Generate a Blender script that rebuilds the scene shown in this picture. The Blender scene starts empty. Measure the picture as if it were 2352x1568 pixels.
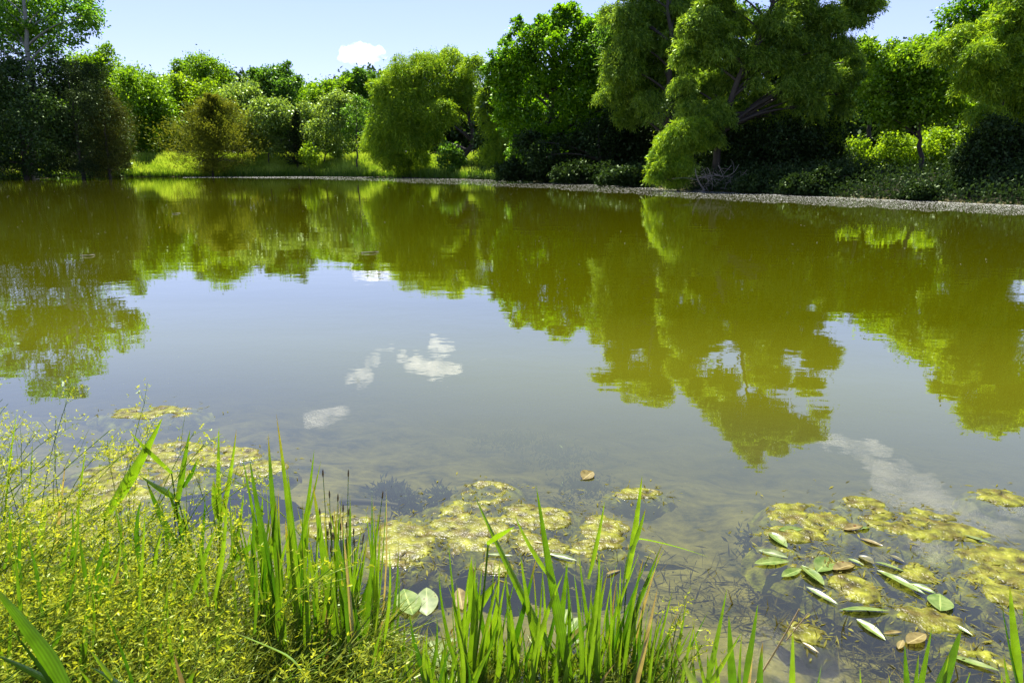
import bpy, math
import numpy as np
from mathutils import Vector

rng = np.random.default_rng(7)
S = bpy.context.scene
COL = S.collection

# ------------------------------------------------------------------ camera
W0, H0, F0 = 2352.0, 1568.0, 1568.0          # working pixel frame, 24 mm on 36 mm
CAM_H = 1.4
PITCH = math.atan(402.0 / F0)
cd = bpy.data.cameras.new('camera'); cam = bpy.data.objects.new('camera', cd); COL.objects.link(cam)
cd.sensor_width = 36.0; cd.lens = 24.0; cd.clip_start = 0.05; cd.clip_end = 9000
cam.location = (0, 0, CAM_H); cam.rotation_euler = (math.pi / 2 - PITCH, 0, 0)
S.camera = cam

# ------------------------------------------------------------------ light
SUN_EL, SUN_AZ = math.radians(63), math.radians(-12)      # azimuth from +Y towards +X
w = bpy.data.worlds.new('World'); S.world = w; w.use_nodes = True
nt = w.node_tree; bg = nt.nodes['Background']
sky = nt.nodes.new('ShaderNodeTexSky'); sky.sky_type = 'NISHITA'; sky.sun_disc = False
sky.sun_elevation = SUN_EL; sky.sun_rotation = SUN_AZ
sky.air_density = 1.0; sky.dust_density = 0.05; sky.ozone_density = 1.3; sky.altitude = 0
tintn = nt.nodes.new('ShaderNodeMix'); tintn.data_type = 'RGBA'; tintn.blend_type = 'MULTIPLY'; tintn.inputs[0].default_value = 1
tintn.inputs[7].default_value = (0.96, 0.835, 1.17, 1)
haz = nt.nodes.new('ShaderNodeMix'); haz.data_type = 'RGBA'; haz.inputs[0].default_value = 0.35; haz.inputs[7].default_value = (3.3, 4.2, 5.9, 1)
nt.links.new(sky.outputs[0], tintn.inputs[6]); nt.links.new(tintn.outputs[2], haz.inputs[6]); nt.links.new(haz.outputs[2], bg.inputs[0]); bg.inputs[1].default_value = 0.0595
sl = bpy.data.lights.new('sun', 'SUN'); so = bpy.data.objects.new('sun', sl); COL.objects.link(so)
sl.energy = 5.0; sl.angle = math.radians(0.5); sl.color = (1.0, 0.95, 0.86)
sd = Vector((math.sin(SUN_AZ) * math.cos(SUN_EL), math.cos(SUN_AZ) * math.cos(SUN_EL), math.sin(SUN_EL)))
so.rotation_euler = sd.to_track_quat('Z', 'Y').to_euler(); so.location = (0, 0, 60)
S.view_settings.view_transform = 'Standard'; S.view_settings.look = 'None'
S.view_settings.exposure = 1.7; S.view_settings.gamma = 1.0
S.cycles.use_denoising = True
S.cycles.max_bounces = 26; S.cycles.diffuse_bounces = 2; S.cycles.glossy_bounces = 2
S.cycles.transmission_bounces = 4; S.cycles.volume_bounces = 24; S.cycles.transparent_max_bounces = 8

# ------------------------------------------------------------------ photo pixel -> world
cp, sp = math.cos(PITCH), math.sin(PITCH)
def Q(px, py, Y):
    u = (px - W0 / 2) / F0; v = (py - H0 / 2) / F0
    t = Y / (cp - v * sp)
    return np.array([u * t, Y, CAM_H - t * (sp + v * cp)])
def T(py, Y):
    v = (py - H0 / 2) / F0
    return Y / (cp - v * sp)
def P(px, py, z=0.0):
    u = (px - W0 / 2) / F0; v = (py - H0 / 2) / F0
    t = (CAM_H - z) / (sp + v * cp)
    return np.array([u * t, t * (cp - v * sp), z])
def R(px, py, Y):            # point at depth Y whose mirror image in the pond sits at this pixel
    q = Q(px, py, Y); q[2] = -q[2]; return q

# ------------------------------------------------------------------ helpers
def tag(o, label=None, cat=None, group=None, kind=None):
    if label: o['label'] = label
    if cat: o['category'] = cat
    if group: o['group'] = group
    if kind: o['kind'] = kind
    return o
def empty(name, loc, label, cat, group=None):
    o = bpy.data.objects.new(name, None); COL.objects.link(o); o.location = loc
    o.empty_display_size = 0.1
    return tag(o, label, cat, group)
def mesh_np(name, V, faces, mat, parent=None, tint=None, smooth=False):
    """faces: (n,4) or (n,3) int array. Coordinates in world space."""
    V = np.asarray(V, dtype=np.float32); Fc = np.asarray(faces, dtype=np.int32)
    if parent is not None: V = V - np.array(parent.location, dtype=np.float32)
    me = bpy.data.meshes.new(name)
    me.vertices.add(len(V)); me.vertices.foreach_set('co', V.ravel())
    k = Fc.shape[1]
    me.loops.add(Fc.size); me.loops.foreach_set('vertex_index', Fc.ravel())
    me.polygons.add(len(Fc)); me.polygons.foreach_set('loop_start', np.arange(0, Fc.size, k, dtype=np.int32))
    if smooth: me.polygons.foreach_set('use_smooth', np.ones(len(Fc), dtype=bool))
    me.update(calc_edges=True)
    if tint is not None:
        a = me.attributes.new('tint', 'FLOAT', 'FACE'); a.data.foreach_set('value', np.asarray(tint, dtype=np.float32))
    me.materials.append(mat)
    o = bpy.data.objects.new(name, me); COL.objects.link(o)
    if parent is not None: o.parent = parent
    return o
def norm(a): return a / np.maximum(np.linalg.norm(a, axis=-1, keepdims=True), 1e-9)
def rdir(n): return norm(rng.normal(size=(n, 3)))

def leaf_quads(Pt, D, N, L, Wd, fold=0.15):
    """folded rhombic leaves: base, side, tip, side"""
    D = norm(D); B = norm(np.cross(D, N)); Nn = np.cross(B, D)
    L = np.broadcast_to(L, (len(Pt),))[:, None]; Wd = np.broadcast_to(Wd, (len(Pt),))[:, None]
    m = Pt + D * L * 0.45 + Nn * Wd * fold
    V = np.stack([Pt, m + B * Wd * 0.5, Pt + D * L, m - B * Wd * 0.5], 1).reshape(-1, 3)
    return V, np.arange(len(V)).reshape(-1, 4)
def tube(pts, rad, sides=6):
    pts = np.asarray(pts, float); n = len(pts); rad = np.broadcast_to(rad, (n,))
    tg = norm(np.gradient(pts, axis=0)); ref = np.array([0.31, 0.82, 0.12])
    a = norm(np.cross(tg, ref)); b = np.cross(tg, a)
    th = np.linspace(0, 2 * np.pi, sides, endpoint=False)
    ring = (a[:, None] * np.cos(th)[None, :, None] + b[:, None] * np.sin(th)[None, :, None]) * rad[:, None, None]
    V = (pts[:, None] + ring).reshape(-1, 3)
    i = np.arange(n - 1)[:, None] * sides; j = np.arange(sides)[None]; k = (j + 1) % sides
    Fq = np.stack([i + j, i + k, i + k + sides, i + j + sides], -1).reshape(-1, 4)
    return V, Fq
def bez(a, b, c, n=8):
    t = np.linspace(0, 1, n)[:, None]
    return (1 - t) ** 2 * a + 2 * t * (1 - t) * b + t * t * c
class Acc:
    def __init__(s): s.V = []; s.F = []; s.t = []; s.n = 0
    def add(s, V, Fq, tint=None):
        s.V.append(V); s.F.append(Fq + s.n); s.n += len(V)
        s.t.append(np.broadcast_to(0.5 if tint is None else tint, (len(Fq),)))
    def build(s, name, mat, parent=None, smooth=False):
        return mesh_np(name, np.concatenate(s.V), np.concatenate(s.F), mat, parent, np.concatenate(s.t), smooth)

# ------------------------------------------------------------------ materials
def newmat(name):
    m = bpy.data.materials.new(name); m.use_nodes = True; n = m.node_tree; n.nodes.clear()
    return m, n, n.nodes.new('ShaderNodeOutputMaterial')
def N_(n, t, **kw):
    x = n.nodes.new(t)
    for k, v in kw.items():
        if k.startswith('i_'): x.inputs[int(k[2:])].default_value = v
        else: setattr(x, k, v)
    return x
def mixc(n, f, a, b):
    x = n.nodes.new('ShaderNodeMix'); x.data_type = 'RGBA'
    for s_, v in ((0, f), (6, a), (7, b)):
        if hasattr(v, 'links') or isinstance(v, bpy.types.NodeSocket): n.links.new(v, x.inputs[s_])
        else: x.inputs[s_].default_value = v if s_ == 0 else (*v[:3], 1)
    return x.outputs[2]
def mixs(n, f, a, b):
    x = n.nodes.new('ShaderNodeMixShader')
    if isinstance(f, bpy.types.NodeSocket): n.links.new(f, x.inputs[0])
    else: x.inputs[0].default_value = f
    n.links.new(a, x.inputs[1]); n.links.new(b, x.inputs[2]); return x.outputs[0]
def ramp(n, fac, stops):
    r = n.nodes.new('ShaderNodeValToRGB'); cr = r.color_ramp
    while len(cr.elements) < len(stops): cr.elements.new(0.5)
    for e, (p, c) in zip(cr.elements, stops): e.position = p; e.color = (*c[:3], 1) if hasattr(c, '__len__') else (c, c, c, 1)
    n.links.new(fac, r.inputs[0]); return r.outputs[0]

def leafmat(name, dark, light, trans=0.45, gloss=0.05, rough=0.4, tgain=2.1, yellow=1.0):
    m, n, out = newmat(name)
    at = N_(n, 'ShaderNodeAttribute', attribute_name='tint')
    col = mixc(n, at.outputs['Fac'], dark, light)
    d = N_(n, 'ShaderNodeBsdfDiffuse'); n.links.new(col, d.inputs[0])
    tc = mixc(n, at.outputs['Fac'], tuple(np.array(dark) * (tgain * 1.1 * yellow, tgain, tgain * 0.4)), tuple(np.array(light) * (tgain * 1.1 * yellow, tgain, tgain * 0.4)))
    t = N_(n, 'ShaderNodeBsdfTranslucent'); n.links.new(tc, t.inputs[0])
    g = N_(n, 'ShaderNodeBsdfGlossy'); g.inputs[0].default_value = (0.8, 1, 0.6, 1); g.inputs[1].default_value = rough; gloss *= 0.6
    n.links.new(mixs(n, gloss, mixs(n, trans, d.outputs[0], t.outputs[0]), g.outputs[0]), out.inputs[0])
    return m
def barkmat(name, c1, c2, scale=6):
    m, n, out = newmat(name)
    tc = N_(n, 'ShaderNodeTexCoord'); no = N_(n, 'ShaderNodeTexNoise'); no.inputs['Scale'].default_value = scale; no.inputs['Detail'].default_value = 5
    n.links.new(tc.outputs['Object'], no.inputs[0])
    b = N_(n, 'ShaderNodeBsdfPrincipled'); n.links.new(mixc(n, no.outputs[0], c1, c2), b.inputs['Base Color'])
    b.inputs['Roughness'].default_value = 0.85
    bu = N_(n, 'ShaderNodeBump'); bu.inputs['Strength'].default_value = 0.5; bu.inputs['Distance'].default_value = 0.02
    n.links.new(no.outputs[0], bu.inputs['Height']); n.links.new(bu.outputs[0], b.inputs['Normal'])
    n.links.new(b.outputs[0], out.inputs[0]); return m

BARK = barkmat('bark', (0.015, 0.012, 0.009), (0.045, 0.038, 0.028))
BARK_GREY = barkmat('grey bark', (0.10, 0.11, 0.10), (0.22, 0.23, 0.21))
DEADWOOD = barkmat('dead wood', (0.07, 0.06, 0.05), (0.22, 0.20, 0.17), 14)
L_COTTON = leafmat('cottonwood leaf', (0.025, 0.095, 0.006), (0.11, 0.23, 0.014), gloss=0.05)
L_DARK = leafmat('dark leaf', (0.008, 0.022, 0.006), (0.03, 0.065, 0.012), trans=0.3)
L_JUNI = leafmat('juniper leaf', (0.010, 0.022, 0.008), (0.028, 0.045, 0.014), trans=0.2, gloss=0.02)
L_CEDAR = leafmat('cedar leaf', (0.045, 0.07, 0.008), (0.16, 0.18, 0.022), trans=0.3, gloss=0.02)
L_BJ = leafmat('brown juniper leaf', (0.018, 0.028, 0.005), (0.065, 0.075, 0.014), trans=0.25, gloss=0.02)
L_BRIGHT = leafmat('bright leaf', (0.045, 0.115, 0.004), (0.14, 0.25, 0.010))
L_LIME = leafmat('lime leaf', (0.075, 0.15, 0.004), (0.19, 0.30, 0.012))
L_MID = leafmat('mid green leaf', (0.025, 0.08, 0.008), (0.085, 0.18, 0.018))
L_PALE = leafmat('pale leaf', (0.06, 0.12, 0.018), (0.17, 0.25, 0.05), gloss=0.08)
L_OAK = leafmat('oak leaf', (0.020, 0.085, 0.002), (0.14, 0.28, 0.005), gloss=0.05)
L_WILLOW = leafmat('willow leaf', (0.05, 0.125, 0.006), (0.21, 0.315, 0.018), gloss=0.04)
L_WILLOW2 = leafmat('olive willow leaf', (0.028, 0.080, 0.006), (0.20, 0.31, 0.035), gloss=0.04)
L_UNDER = leafmat('understorey leaf', (0.006, 0.016, 0.005), (0.025, 0.05, 0.012), trans=0.25, gloss=0.03, rough=0.4)  # near-black leaf colour carries the shade under the bank trees
L_MEADOW = leafmat('meadow grass', (0.12, 0.22, 0.012), (0.31, 0.41, 0.07), trans=0.4, gloss=0.04)
L_REED = leafmat('green sedge', (0.03, 0.08, 0.006), (0.09, 0.18, 0.012), trans=0.4)

# ------------------------------------------------------------------ shores and terrain
far_px = [(-300, 417), (0, 411), (300, 406.5), (700, 405), (850, 406), (1000, 409), (1150, 413.5), (1300, 420), (1480, 430), (1600, 438), (1750, 445), (2000, 456), (2352, 471)]
fp = np.array([P(*q)[:2] for q in far_px])
FX = np.concatenate([[-400, -150], fp[:, 0], [26, 60, 400]]); FY = np.concatenate([[-50, 62], fp[:, 1], [20, 9, -60]])
NX = np.array([-400, -30, -4, -1.8, -1.2, -0.7, -0.2, 0.3, 0.9, 1.6, 3, 30, 400.]); NY = np.array([-60, -3, 2.35, 2.1, 1.95, 1.7, 1.5, 1.38, 1.27, 1.15, 0.9, -4, -70])
def yfar(x): return np.interp(x, FX, FY)
def ynear(x): return np.interp(x, NX, NY)
def dfar(x, y):
    s_ = (yfar(x + 0.5) - yfar(x - 0.5))
    return (y - yfar(x)) / np.sqrt(1 + s_ * s_)
def ground(x, y):
    x = np.asarray(x, float); y = np.asarray(y, float)
    dn = y - ynear(x); df = dfar(x, y)
    wob = 0.02 * np.sin(x * 5.1 + y * 2.3) + 0.015 * np.sin(x * 11.3 - y * 7.7) + 0.02 * np.sin(y * 4.1)
    bed_n = -np.clip(dn * 0.20, -0.35, 1.6) + np.clip(dn, 0, 1) * wob
    bank = np.interp(x, [-40, 2, 12, 40], [2.6, 2.4, 1.0, 0.8])
    bed_f = np.where(df < 0, np.maximum(df * 0.25, -1.6), np.minimum(df * 0.3 + 0.12 * np.clip(df * 3, 0, 1), bank + 0.01 * df))
    return np.where(df > -6.5, bed_f, np.maximum(bed_n, -1.6)) + np.where(df > 1, 0.15 * np.sin(x * 0.7) * np.sin(y * 0.5), 0)
gx = np.unique(np.concatenate([np.linspace(-3.2, 3.2, 170), np.linspace(-60, 40, 120), np.linspace(-400, 400, 40), [-2500, -1200, 1200, 2500]]))
gy = np.unique(np.concatenate([np.linspace(0.4, 6, 140), np.linspace(6, 135, 120), np.linspace(-60, 0.4, 14), np.linspace(140, 400, 14), [-2500, -1000, 800, 1500, 3000]]))
def grid(xs, ys, zf):
    X, Y = np.meshgrid(xs, ys); Z = zf(X, Y)
    V = np.stack([X, Y, Z], -1).reshape(-1, 3); nx = len(xs)
    i = (np.arange(len(ys) - 1)[:, None] * nx + np.arange(nx - 1)[None]).reshape(-1)
    return V, np.stack([i, i + 1, i + 1 + nx, i + nx], -1)
m, n, out = newmat('soil and pond bed')
geo = N_(n, 'ShaderNodeNewGeometry'); sx = N_(n, 'ShaderNodeSeparateXYZ'); n.links.new(geo.outputs['Position'], sx.inputs[0])
n1 = N_(n, 'ShaderNodeTexNoise'); n1.inputs['Scale'].default_value = 3.4; n1.inputs['Detail'].default_value = 9; n1.inputs['Roughness'].default_value = 0.7
n2 = N_(n, 'ShaderNodeTexNoise'); n2.inputs['Scale'].default_value = 17; n2.inputs['Detail'].default_value = 6
n.links.new(geo.outputs['Position'], n1.inputs[0]); n.links.new(geo.outputs['Position'], n2.inputs[0])
bedc = ramp(n, n1.outputs[0], [(0.38, (0.018, 0.024, 0.022)), (0.46, (0.08, 0.075, 0.034)), (0.56, (0.13, 0.12, 0.05)), (0.75, (0.19, 0.175, 0.07))])
bedf = mixc(n, n2.outputs[0], (0.4, 0.4, 0.4), (1.5, 1.45, 1.3))
mul = n.nodes.new('ShaderNodeMix'); mul.data_type = 'RGBA'; mul.blend_type = 'MULTIPLY'; mul.inputs[0].default_value = 1
n.links.new(bedc, mul.inputs[6]); n.links.new(bedf, mul.inputs[7])
land = ramp(n, n1.outputs[0], [(0.35, (0.010, 0.010, 0.006)), (0.6, (0.022, 0.022, 0.010)), (0.8, (0.035, 0.042, 0.014))])
mr = N_(n, 'ShaderNodeMapRange'); mr.inputs[1].default_value = 0.0; mr.inputs[2].default_value = 0.12; n.links.new(sx.outputs[2], mr.inputs[0])
pb = N_(n, 'ShaderNodeBsdfPrincipled'); pb.inputs['Roughness'].default_value = 0.95; pb.inputs['Specular IOR Level'].default_value = 0.1
n.links.new(mixc(n, mr.outputs[0], mul.outputs[2], land), pb.inputs['Base Color'])
bu = N_(n, 'ShaderNodeBump'); bu.inputs['Strength'].default_value = 0.7; bu.inputs['Distance'].default_value = 0.04
n.links.new(n2.outputs[0], bu.inputs['Height']); n.links.new(bu.outputs[0], pb.inputs['Normal']); n.links.new(pb.outputs[0], out.inputs[0])
V, Fq = grid(gx, gy, ground)
g = mesh_np('ground', V, Fq, m, smooth=True); tag(g, kind='structure')

# ------------------------------------------------------------------ pond water
m, n, out = newmat('pond water')
geo = N_(n, 'ShaderNodeNewGeometry')
def wave(scale, sx_, sy_, detail):
    mp = N_(n, 'ShaderNodeMapping'); mp.inputs['Scale'].default_value = (sx_, sy_, 1); n.links.new(geo.outputs['Position'], mp.inputs[0])
    x = N_(n, 'ShaderNodeTexNoise'); x.inputs['Scale'].default_value = scale; x.inputs['Detail'].default_value = detail
    n.links.new(mp.outputs[0], x.inputs[0]); return x.outputs[0]
b1 = N_(n, 'ShaderNodeBump'); b1.inputs['Strength'].default_value = 1; b1.inputs['Distance'].default_value = 0.0016
b2 = N_(n, 'ShaderNodeBump'); b2.inputs['Strength'].default_value = 1; b2.inputs['Distance'].default_value = 0.0026
n.links.new(wave(5.0, 0.7, 1.0, 2), b1.inputs['Height']); n.links.new(wave(1.0, 0.5, 1.3, 1), b2.inputs['Height']); n.links.new(b1.outputs[0], b2.inputs['Normal'])
wp = wave(0.09, 1.0, 1.6, 2); wr_ = N_(n, 'ShaderNodeMapRange'); wr_.inputs[1].default_value = 0.4; wr_.inputs[2].default_value = 0.65; wr_.inputs[3].default_value = 0.35; wr_.inputs[4].default_value = 1.0; n.links.new(wp, wr_.inputs[0]); n.links.new(wr_.outputs[0], b1.inputs['Strength'])
lw = N_(n, 'ShaderNodeLayerWeight'); lw.inputs[0].default_value = 0.5; n.links.new(b2.outputs[0], lw.inputs[1])
pw_ = N_(n, 'ShaderNodeMath', operation='POWER'); n.links.new(lw.outputs['Facing'], pw_.inputs[0]); pw_.inputs[1].default_value = 3.6
fr = N_(n, 'ShaderNodeMapRange'); fr.inputs[3].default_value = 0.05; fr.inputs[4].default_value = 1.0; n.links.new(pw_.outputs[0], fr.inputs[0])   # reflectance of the surface, the same from above and below
gl = N_(n, 'ShaderNodeBsdfGlossy'); gl.inputs[0].default_value = (1, 1, 1, 1); gl.inputs[1].default_value = 0.015; n.links.new(b2.outputs[0], gl.inputs['Normal'])
at = N_(n, 'ShaderNodeAttribute', attribute_name='depth')
body = ramp(n, at.outputs['Fac'], [(0.0, (0.10, 0.10, 0.035)), (0.18, (0.115, 0.122, 0.026)), (0.32, (0.098, 0.104, 0.005)), (0.6, (0.050, 0.055, 0.0006)), (1.0, (0.047, 0.052, 0.0003))])
turb = ramp(n, at.outputs['Fac'], [(0.0, 0.02), (0.12, 0.14), (0.24, 0.42), (0.38, 0.78), (0.6, 0.97), (1.0, 1.0)])
di = N_(n, 'ShaderNodeBsdfDiffuse'); n.links.new(body, di.inputs[0])
tr = N_(n, 'ShaderNodeBsdfTransparent'); tr.inputs[0].default_value = (0.84, 0.86, 0.60, 1)
n.links.new(mixs(n, fr.outputs[0], mixs(n, turb, tr.outputs[0], di.outputs[0]), gl.outputs[0]), out.inputs[0])
wx = np.unique(np.concatenate([np.linspace(-4, 4, 60), np.linspace(-60, 40, 60), [-400, -150, 150, 400]]))
wy = np.unique(np.concatenate([np.linspace(0.5, 12, 80), np.linspace(12, 105, 20), [-70, -10, 130]]))
V, Fq = grid(wx, wy, lambda X, Y: X * 0)
wa = mesh_np('water', V, Fq, m, smooth=True); tag(wa, kind='structure')
dep = np.clip((V[:, 1] - ynear(V[:, 0])) / 9.0, 0, 1)
a = wa.data.attributes.new('depth', 'FLOAT', 'POINT'); a.data.foreach_set('value', dep.astype(np.float32))

# ------------------------------------------------------------------ trees
def lobe_list(Y, lobes, spread=0.7):
    res = []
    for l in lobes:
        r_ = l[0] == 'r'
        px, py, r = l[1:4] if r_ else l[:3]
        dy = rng.uniform(-1, 1) * spread
        t = T(py, Y); rad = r / F0 * t
        yy = Y + dy * rad * 1.6
        # keep the picture direction while the lobe sits a little nearer or farther
        c = R(px, py, Y) if r_ else Q(px, py, Y)
        c = np.array([c[0] * yy / Y, yy, c[2] if r_ else CAM_H + (c[2] - CAM_H) * yy / Y])
        res.append((c, rad))
    return res
def satellites(ll, k=2, f=0.45):
    out_ = list(ll)
    for c, r in ll:
        for d_ in rdir(k):
            d_ = norm(d_ + np.array([0, 0, .35])); out_.append((c + d_ * r * rng.uniform(.75, 1.35), r * f * rng.uniform(.45, 1.15)))
    return out_
def crown_broad(lobes, N, leaf, per=14, cs=0.30, asp=0.62, flat=0.75, droop=0.25, inner=0.45):
    c = np.array([l[0] for l in lobes]); r = np.array([l[1] for l in lobes])
    nc = max(1, N // per)
    k = rng.choice(len(r), nc, p=r ** 2 / np.sum(r ** 2))
    d = rdir(nc); d[:, 2] += 0.15; d = norm(d)
    f = inner + (1.06 - inner) * np.sqrt(rng.random(nc))
    f *= 1 + 0.16 * np.sin(d[:, 0] * 7 + k) * np.sin(d[:, 2] * 8 + 2 * k)
    C = c[k] + d * (r[k] * f)[:, None] * np.array([1, 1, 0.9])
    n_ = nc * per
    cc = np.repeat(C, per, 0); dd = np.repeat(d, per, 0); rr = np.repeat(np.minimum(r[k], 2.5), per)
    p = cc + rng.normal(size=(n_, 3)) * (cs * rr)[:, None] * np.array([1, 1, flat])
    ax = norm(dd * 0.5 + rng.normal(size=(n_, 3)) * 0.7 + np.array([0, 0, -droop]))
    no = norm(rng.normal(size=(n_, 3)) * 0.75 + np.array([0, 0, 0.9]))
    L = leaf * rng.uniform(0.6, 1.3, n_)
    ct = np.repeat(rng.normal(0.5, 0.24, nc), per)
    V, Fq = leaf_quads(p, ax, no, L, L * asp)
    return V, Fq, np.clip(ct + rng.normal(0, 0.16, n_), 0, 1)
def crown_willow(lobes, NS, length, leaf, asp=0.2, step=0.11, out_=0.5):
    c = np.array([l[0] for l in lobes]); r = np.array([l[1] for l in lobes])
    k = rng.choice(len(r), NS, p=r ** 2 / np.sum(r ** 2))
    d = rdir(NS); d[:, 2] = np.abs(d[:, 2]) * 0.9 + rng.uniform(-0.5, 0.2, NS); d = norm(d)
    st = c[k] + d * (r[k] * (0.35 + 0.65 * np.sqrt(rng.random(NS))))[:, None]
    m_ = int(length / step)
    t = (np.arange(m_) + 0.5) / m_
    ln = length * rng.uniform(0.45, 1.15, NS)
    h = d * np.array([1, 1, 0]) ; h = h + rng.normal(size=(NS, 3)) * np.array([0.35, 0.35, 0.0])
    s1 = (out_ * (t - 0.35 * t * t))[None, :, None] * h[:, None, :] * ln[:, None, None]
    up = rng.uniform(-0.1, 0.9, NS) ** 1.0
    z = (up[:, None] * t[None] - (0.55 + up[:, None]) * (t ** 1.6)[None]) * ln[:, None]
    p = st[:, None, :] + s1; p[..., 2] += z
    p = p.reshape(-1, 3); n_ = len(p)
    p = p + rng.normal(size=(n_, 3)) * 0.05
    ax = norm(np.repeat(h, m_, 0) * 0.35 + rng.normal(size=(n_, 3)) * 0.5 + np.array([0, 0, -0.8]))
    no = norm(rng.normal(size=(n_, 3)) + np.array([0, 0, 0.3]))
    L = leaf * rng.uniform(0.6, 1.3, n_)
    V, Fq = leaf_quads(p, ax, no, L, L * asp)
    tt = np.repeat(rng.normal(0.5, 0.3, NS), m_)
    return V, Fq, np.clip(tt + rng.normal(0, 0.12, n_), 0, 1)
def crown_cedar(base, top, hw, N, leaf):
    H = top[2] - base[2]; nb = 170
    hb = rng.random(nb) ** 0.9
    th = rng.uniform(0, 2 * np.pi, nb)
    Rb = hw * np.minimum(1, (0.6 + 2.0 * hb)) * (1 - hb) ** 0.8 * rng.uniform(0.45, 1.25, nb) * (1 + .2 * np.sin(th * 2 + 1) + .15 * np.sin(th * 3 + hb * 9)) + 0.12
    per = N // nb
    t = rng.random((nb, per)) ** 0.7
    dirx = np.stack([np.cos(th), np.sin(th)], -1)
    p = np.zeros((nb, per, 3))
    ctr = base[None] + (top - base)[None] * (0.04 + hb * 0.96)[:, None]
    p[..., :2] = ctr[:, None, :2] + dirx[:, None] * (t * Rb[:, None])[..., None]
    p[..., 2] = ctr[:, None, 2] + t * Rb[:, None] * (0.30 + 0.35 * hb[:, None]) - 0.12 * Rb[:, None] * t
    p += rng.normal(size=p.shape) * (0.05 + 0.09 * Rb)[:, None, None]
    p = p.reshape(-1, 3); n_ = len(p)
    ax = norm(np.repeat(np.concatenate([dirx, np.full((nb, 1), 0.5)], 1), per, 0) + rng.normal(size=(n_, 3)) * 0.6)
    no = norm(rng.normal(size=(n_, 3)))
    L = leaf * rng.uniform(0.6, 1.4, n_)
    V, Fq = leaf_quads(p, ax, no, L, L * 0.28)
    tt = np.repeat(rng.normal(0.5, 0.22, nb), per)
    return V, Fq, np.clip(tt + rng.normal(0, 0.15, n_), 0, 1)
def limbs(path, r0, lobes, every=1, rmin=0.03, wig=0.25):
    """trunk along path, then limbs that leave it towards the lobes"""
    A = Acc(); path = np.asarray(path, float)
    # resample the trunk
    seg = np.r_[0, np.cumsum(np.linalg.norm(np.diff(path, axis=0), axis=1))]
    s_ = np.linspace(0, seg[-1], 18)
    tp = np.stack([np.interp(s_, seg, path[:, i]) for i in range(3)], -1)
    tp[1:-1] += rng.normal(size=(16, 3)) * 0.25 * r0
    rad = r0 * (1 - 0.82 * (s_ / seg[-1]) ** 0.9); rad[0] *= 1.35
    A.add(*tube(tp, rad, 8))
    for i, (c, r) in enumerate(lobes):
        if i % every: continue
        dist = np.linalg.norm(tp[:, :2] - c[:2], axis=1)
        ok = np.where(tp[:, 2] < c[2] - 0.45 * dist)[0]
        j = ok[-1] if len(ok) else 4
        j = min(max(j, 3), 16)
        a_ = tp[j]; mid = (a_ + c) / 2 + np.array([rng.normal() * wig, rng.normal() * wig, 0.18 * np.linalg.norm(c - a_)])
        rr = min(rad[j] * 0.55, 0.02 + 0.03 * np.linalg.norm(c - a_))
        A.add(*tube(bez(a_, mid, c, 9), np.linspace(max(rr, rmin), rmin * 0.5, 9), 5))
        for _ in range(3):
            e = c + rdir(1)[0] * r * 0.8
            A.add(*tube(bez((mid + c) / 2, c + rng.normal(size=3) * 0.2 * r, e, 5), np.linspace(rmin * 0.7, rmin * 0.25, 5), 4))
    return A
def ground_pt(px, py, Y):
    q = Q(px, py, Y); q[2] = float(ground(q[0], q[1])) - 0.15; return q
def tree(name, label, cat, kind, Y, base_px, lobes, N, leaf, mat, bark=BARK, path=None, r0=0.2, group=None, every=1, spread=0.7, **kw):
    b = ground_pt(base_px, 400, Y)
    root = empty(name, tuple(b), label, cat, group)
    ll = lobe_list(Y, lobes, spread)
    rs = kw.pop('rs', .93); ll = [(c_, r_ * rs * rng.uniform(.75, 1.15)) for c_, r_ in ll]
    V, Fq, tt = (crown_willow if kind == 'willow' else crown_broad)(satellites(ll, 3), int(N * (1.15 if kind == 'broad' else 1.05)), *( [kw.pop('length', 1.2)] if kind == 'willow' else []), leaf, **kw)
    if kind == 'willow':
        V2, F2, t2 = crown_broad(satellites(ll, 2), int(len(tt) * .5), leaf * 1.2, per=26, cs=.17, asp=.24, droop=.7, flat=1.0)
        V = np.concatenate([V, V2]); tt = np.concatenate([tt, t2])
    keep = V.reshape(-1, 4, 3)[:, :, 2].min(1) > 0.03
    V = V.reshape(-1, 4, 3)[keep].reshape(-1, 3)
    mesh_np('crown', V, np.arange(len(V)).reshape(-1, 4), mat, root, tt[keep])
    if path is None:
        tc = np.mean([l[0] for l in ll], 0); top = max(l[0][2] for l in ll)
        path = [b, np.array([0.6 * b[0] + 0.4 * tc[0], Y, b[2] + 0.45 * (top - b[2])]), np.array([tc[0], Y, top])]
    else:
        path = [b] + path
    limbs(path, r0, ll, every).build('trunk', bark, root, True)
    return root

G_FAR = 'trees along the far bank'
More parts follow.
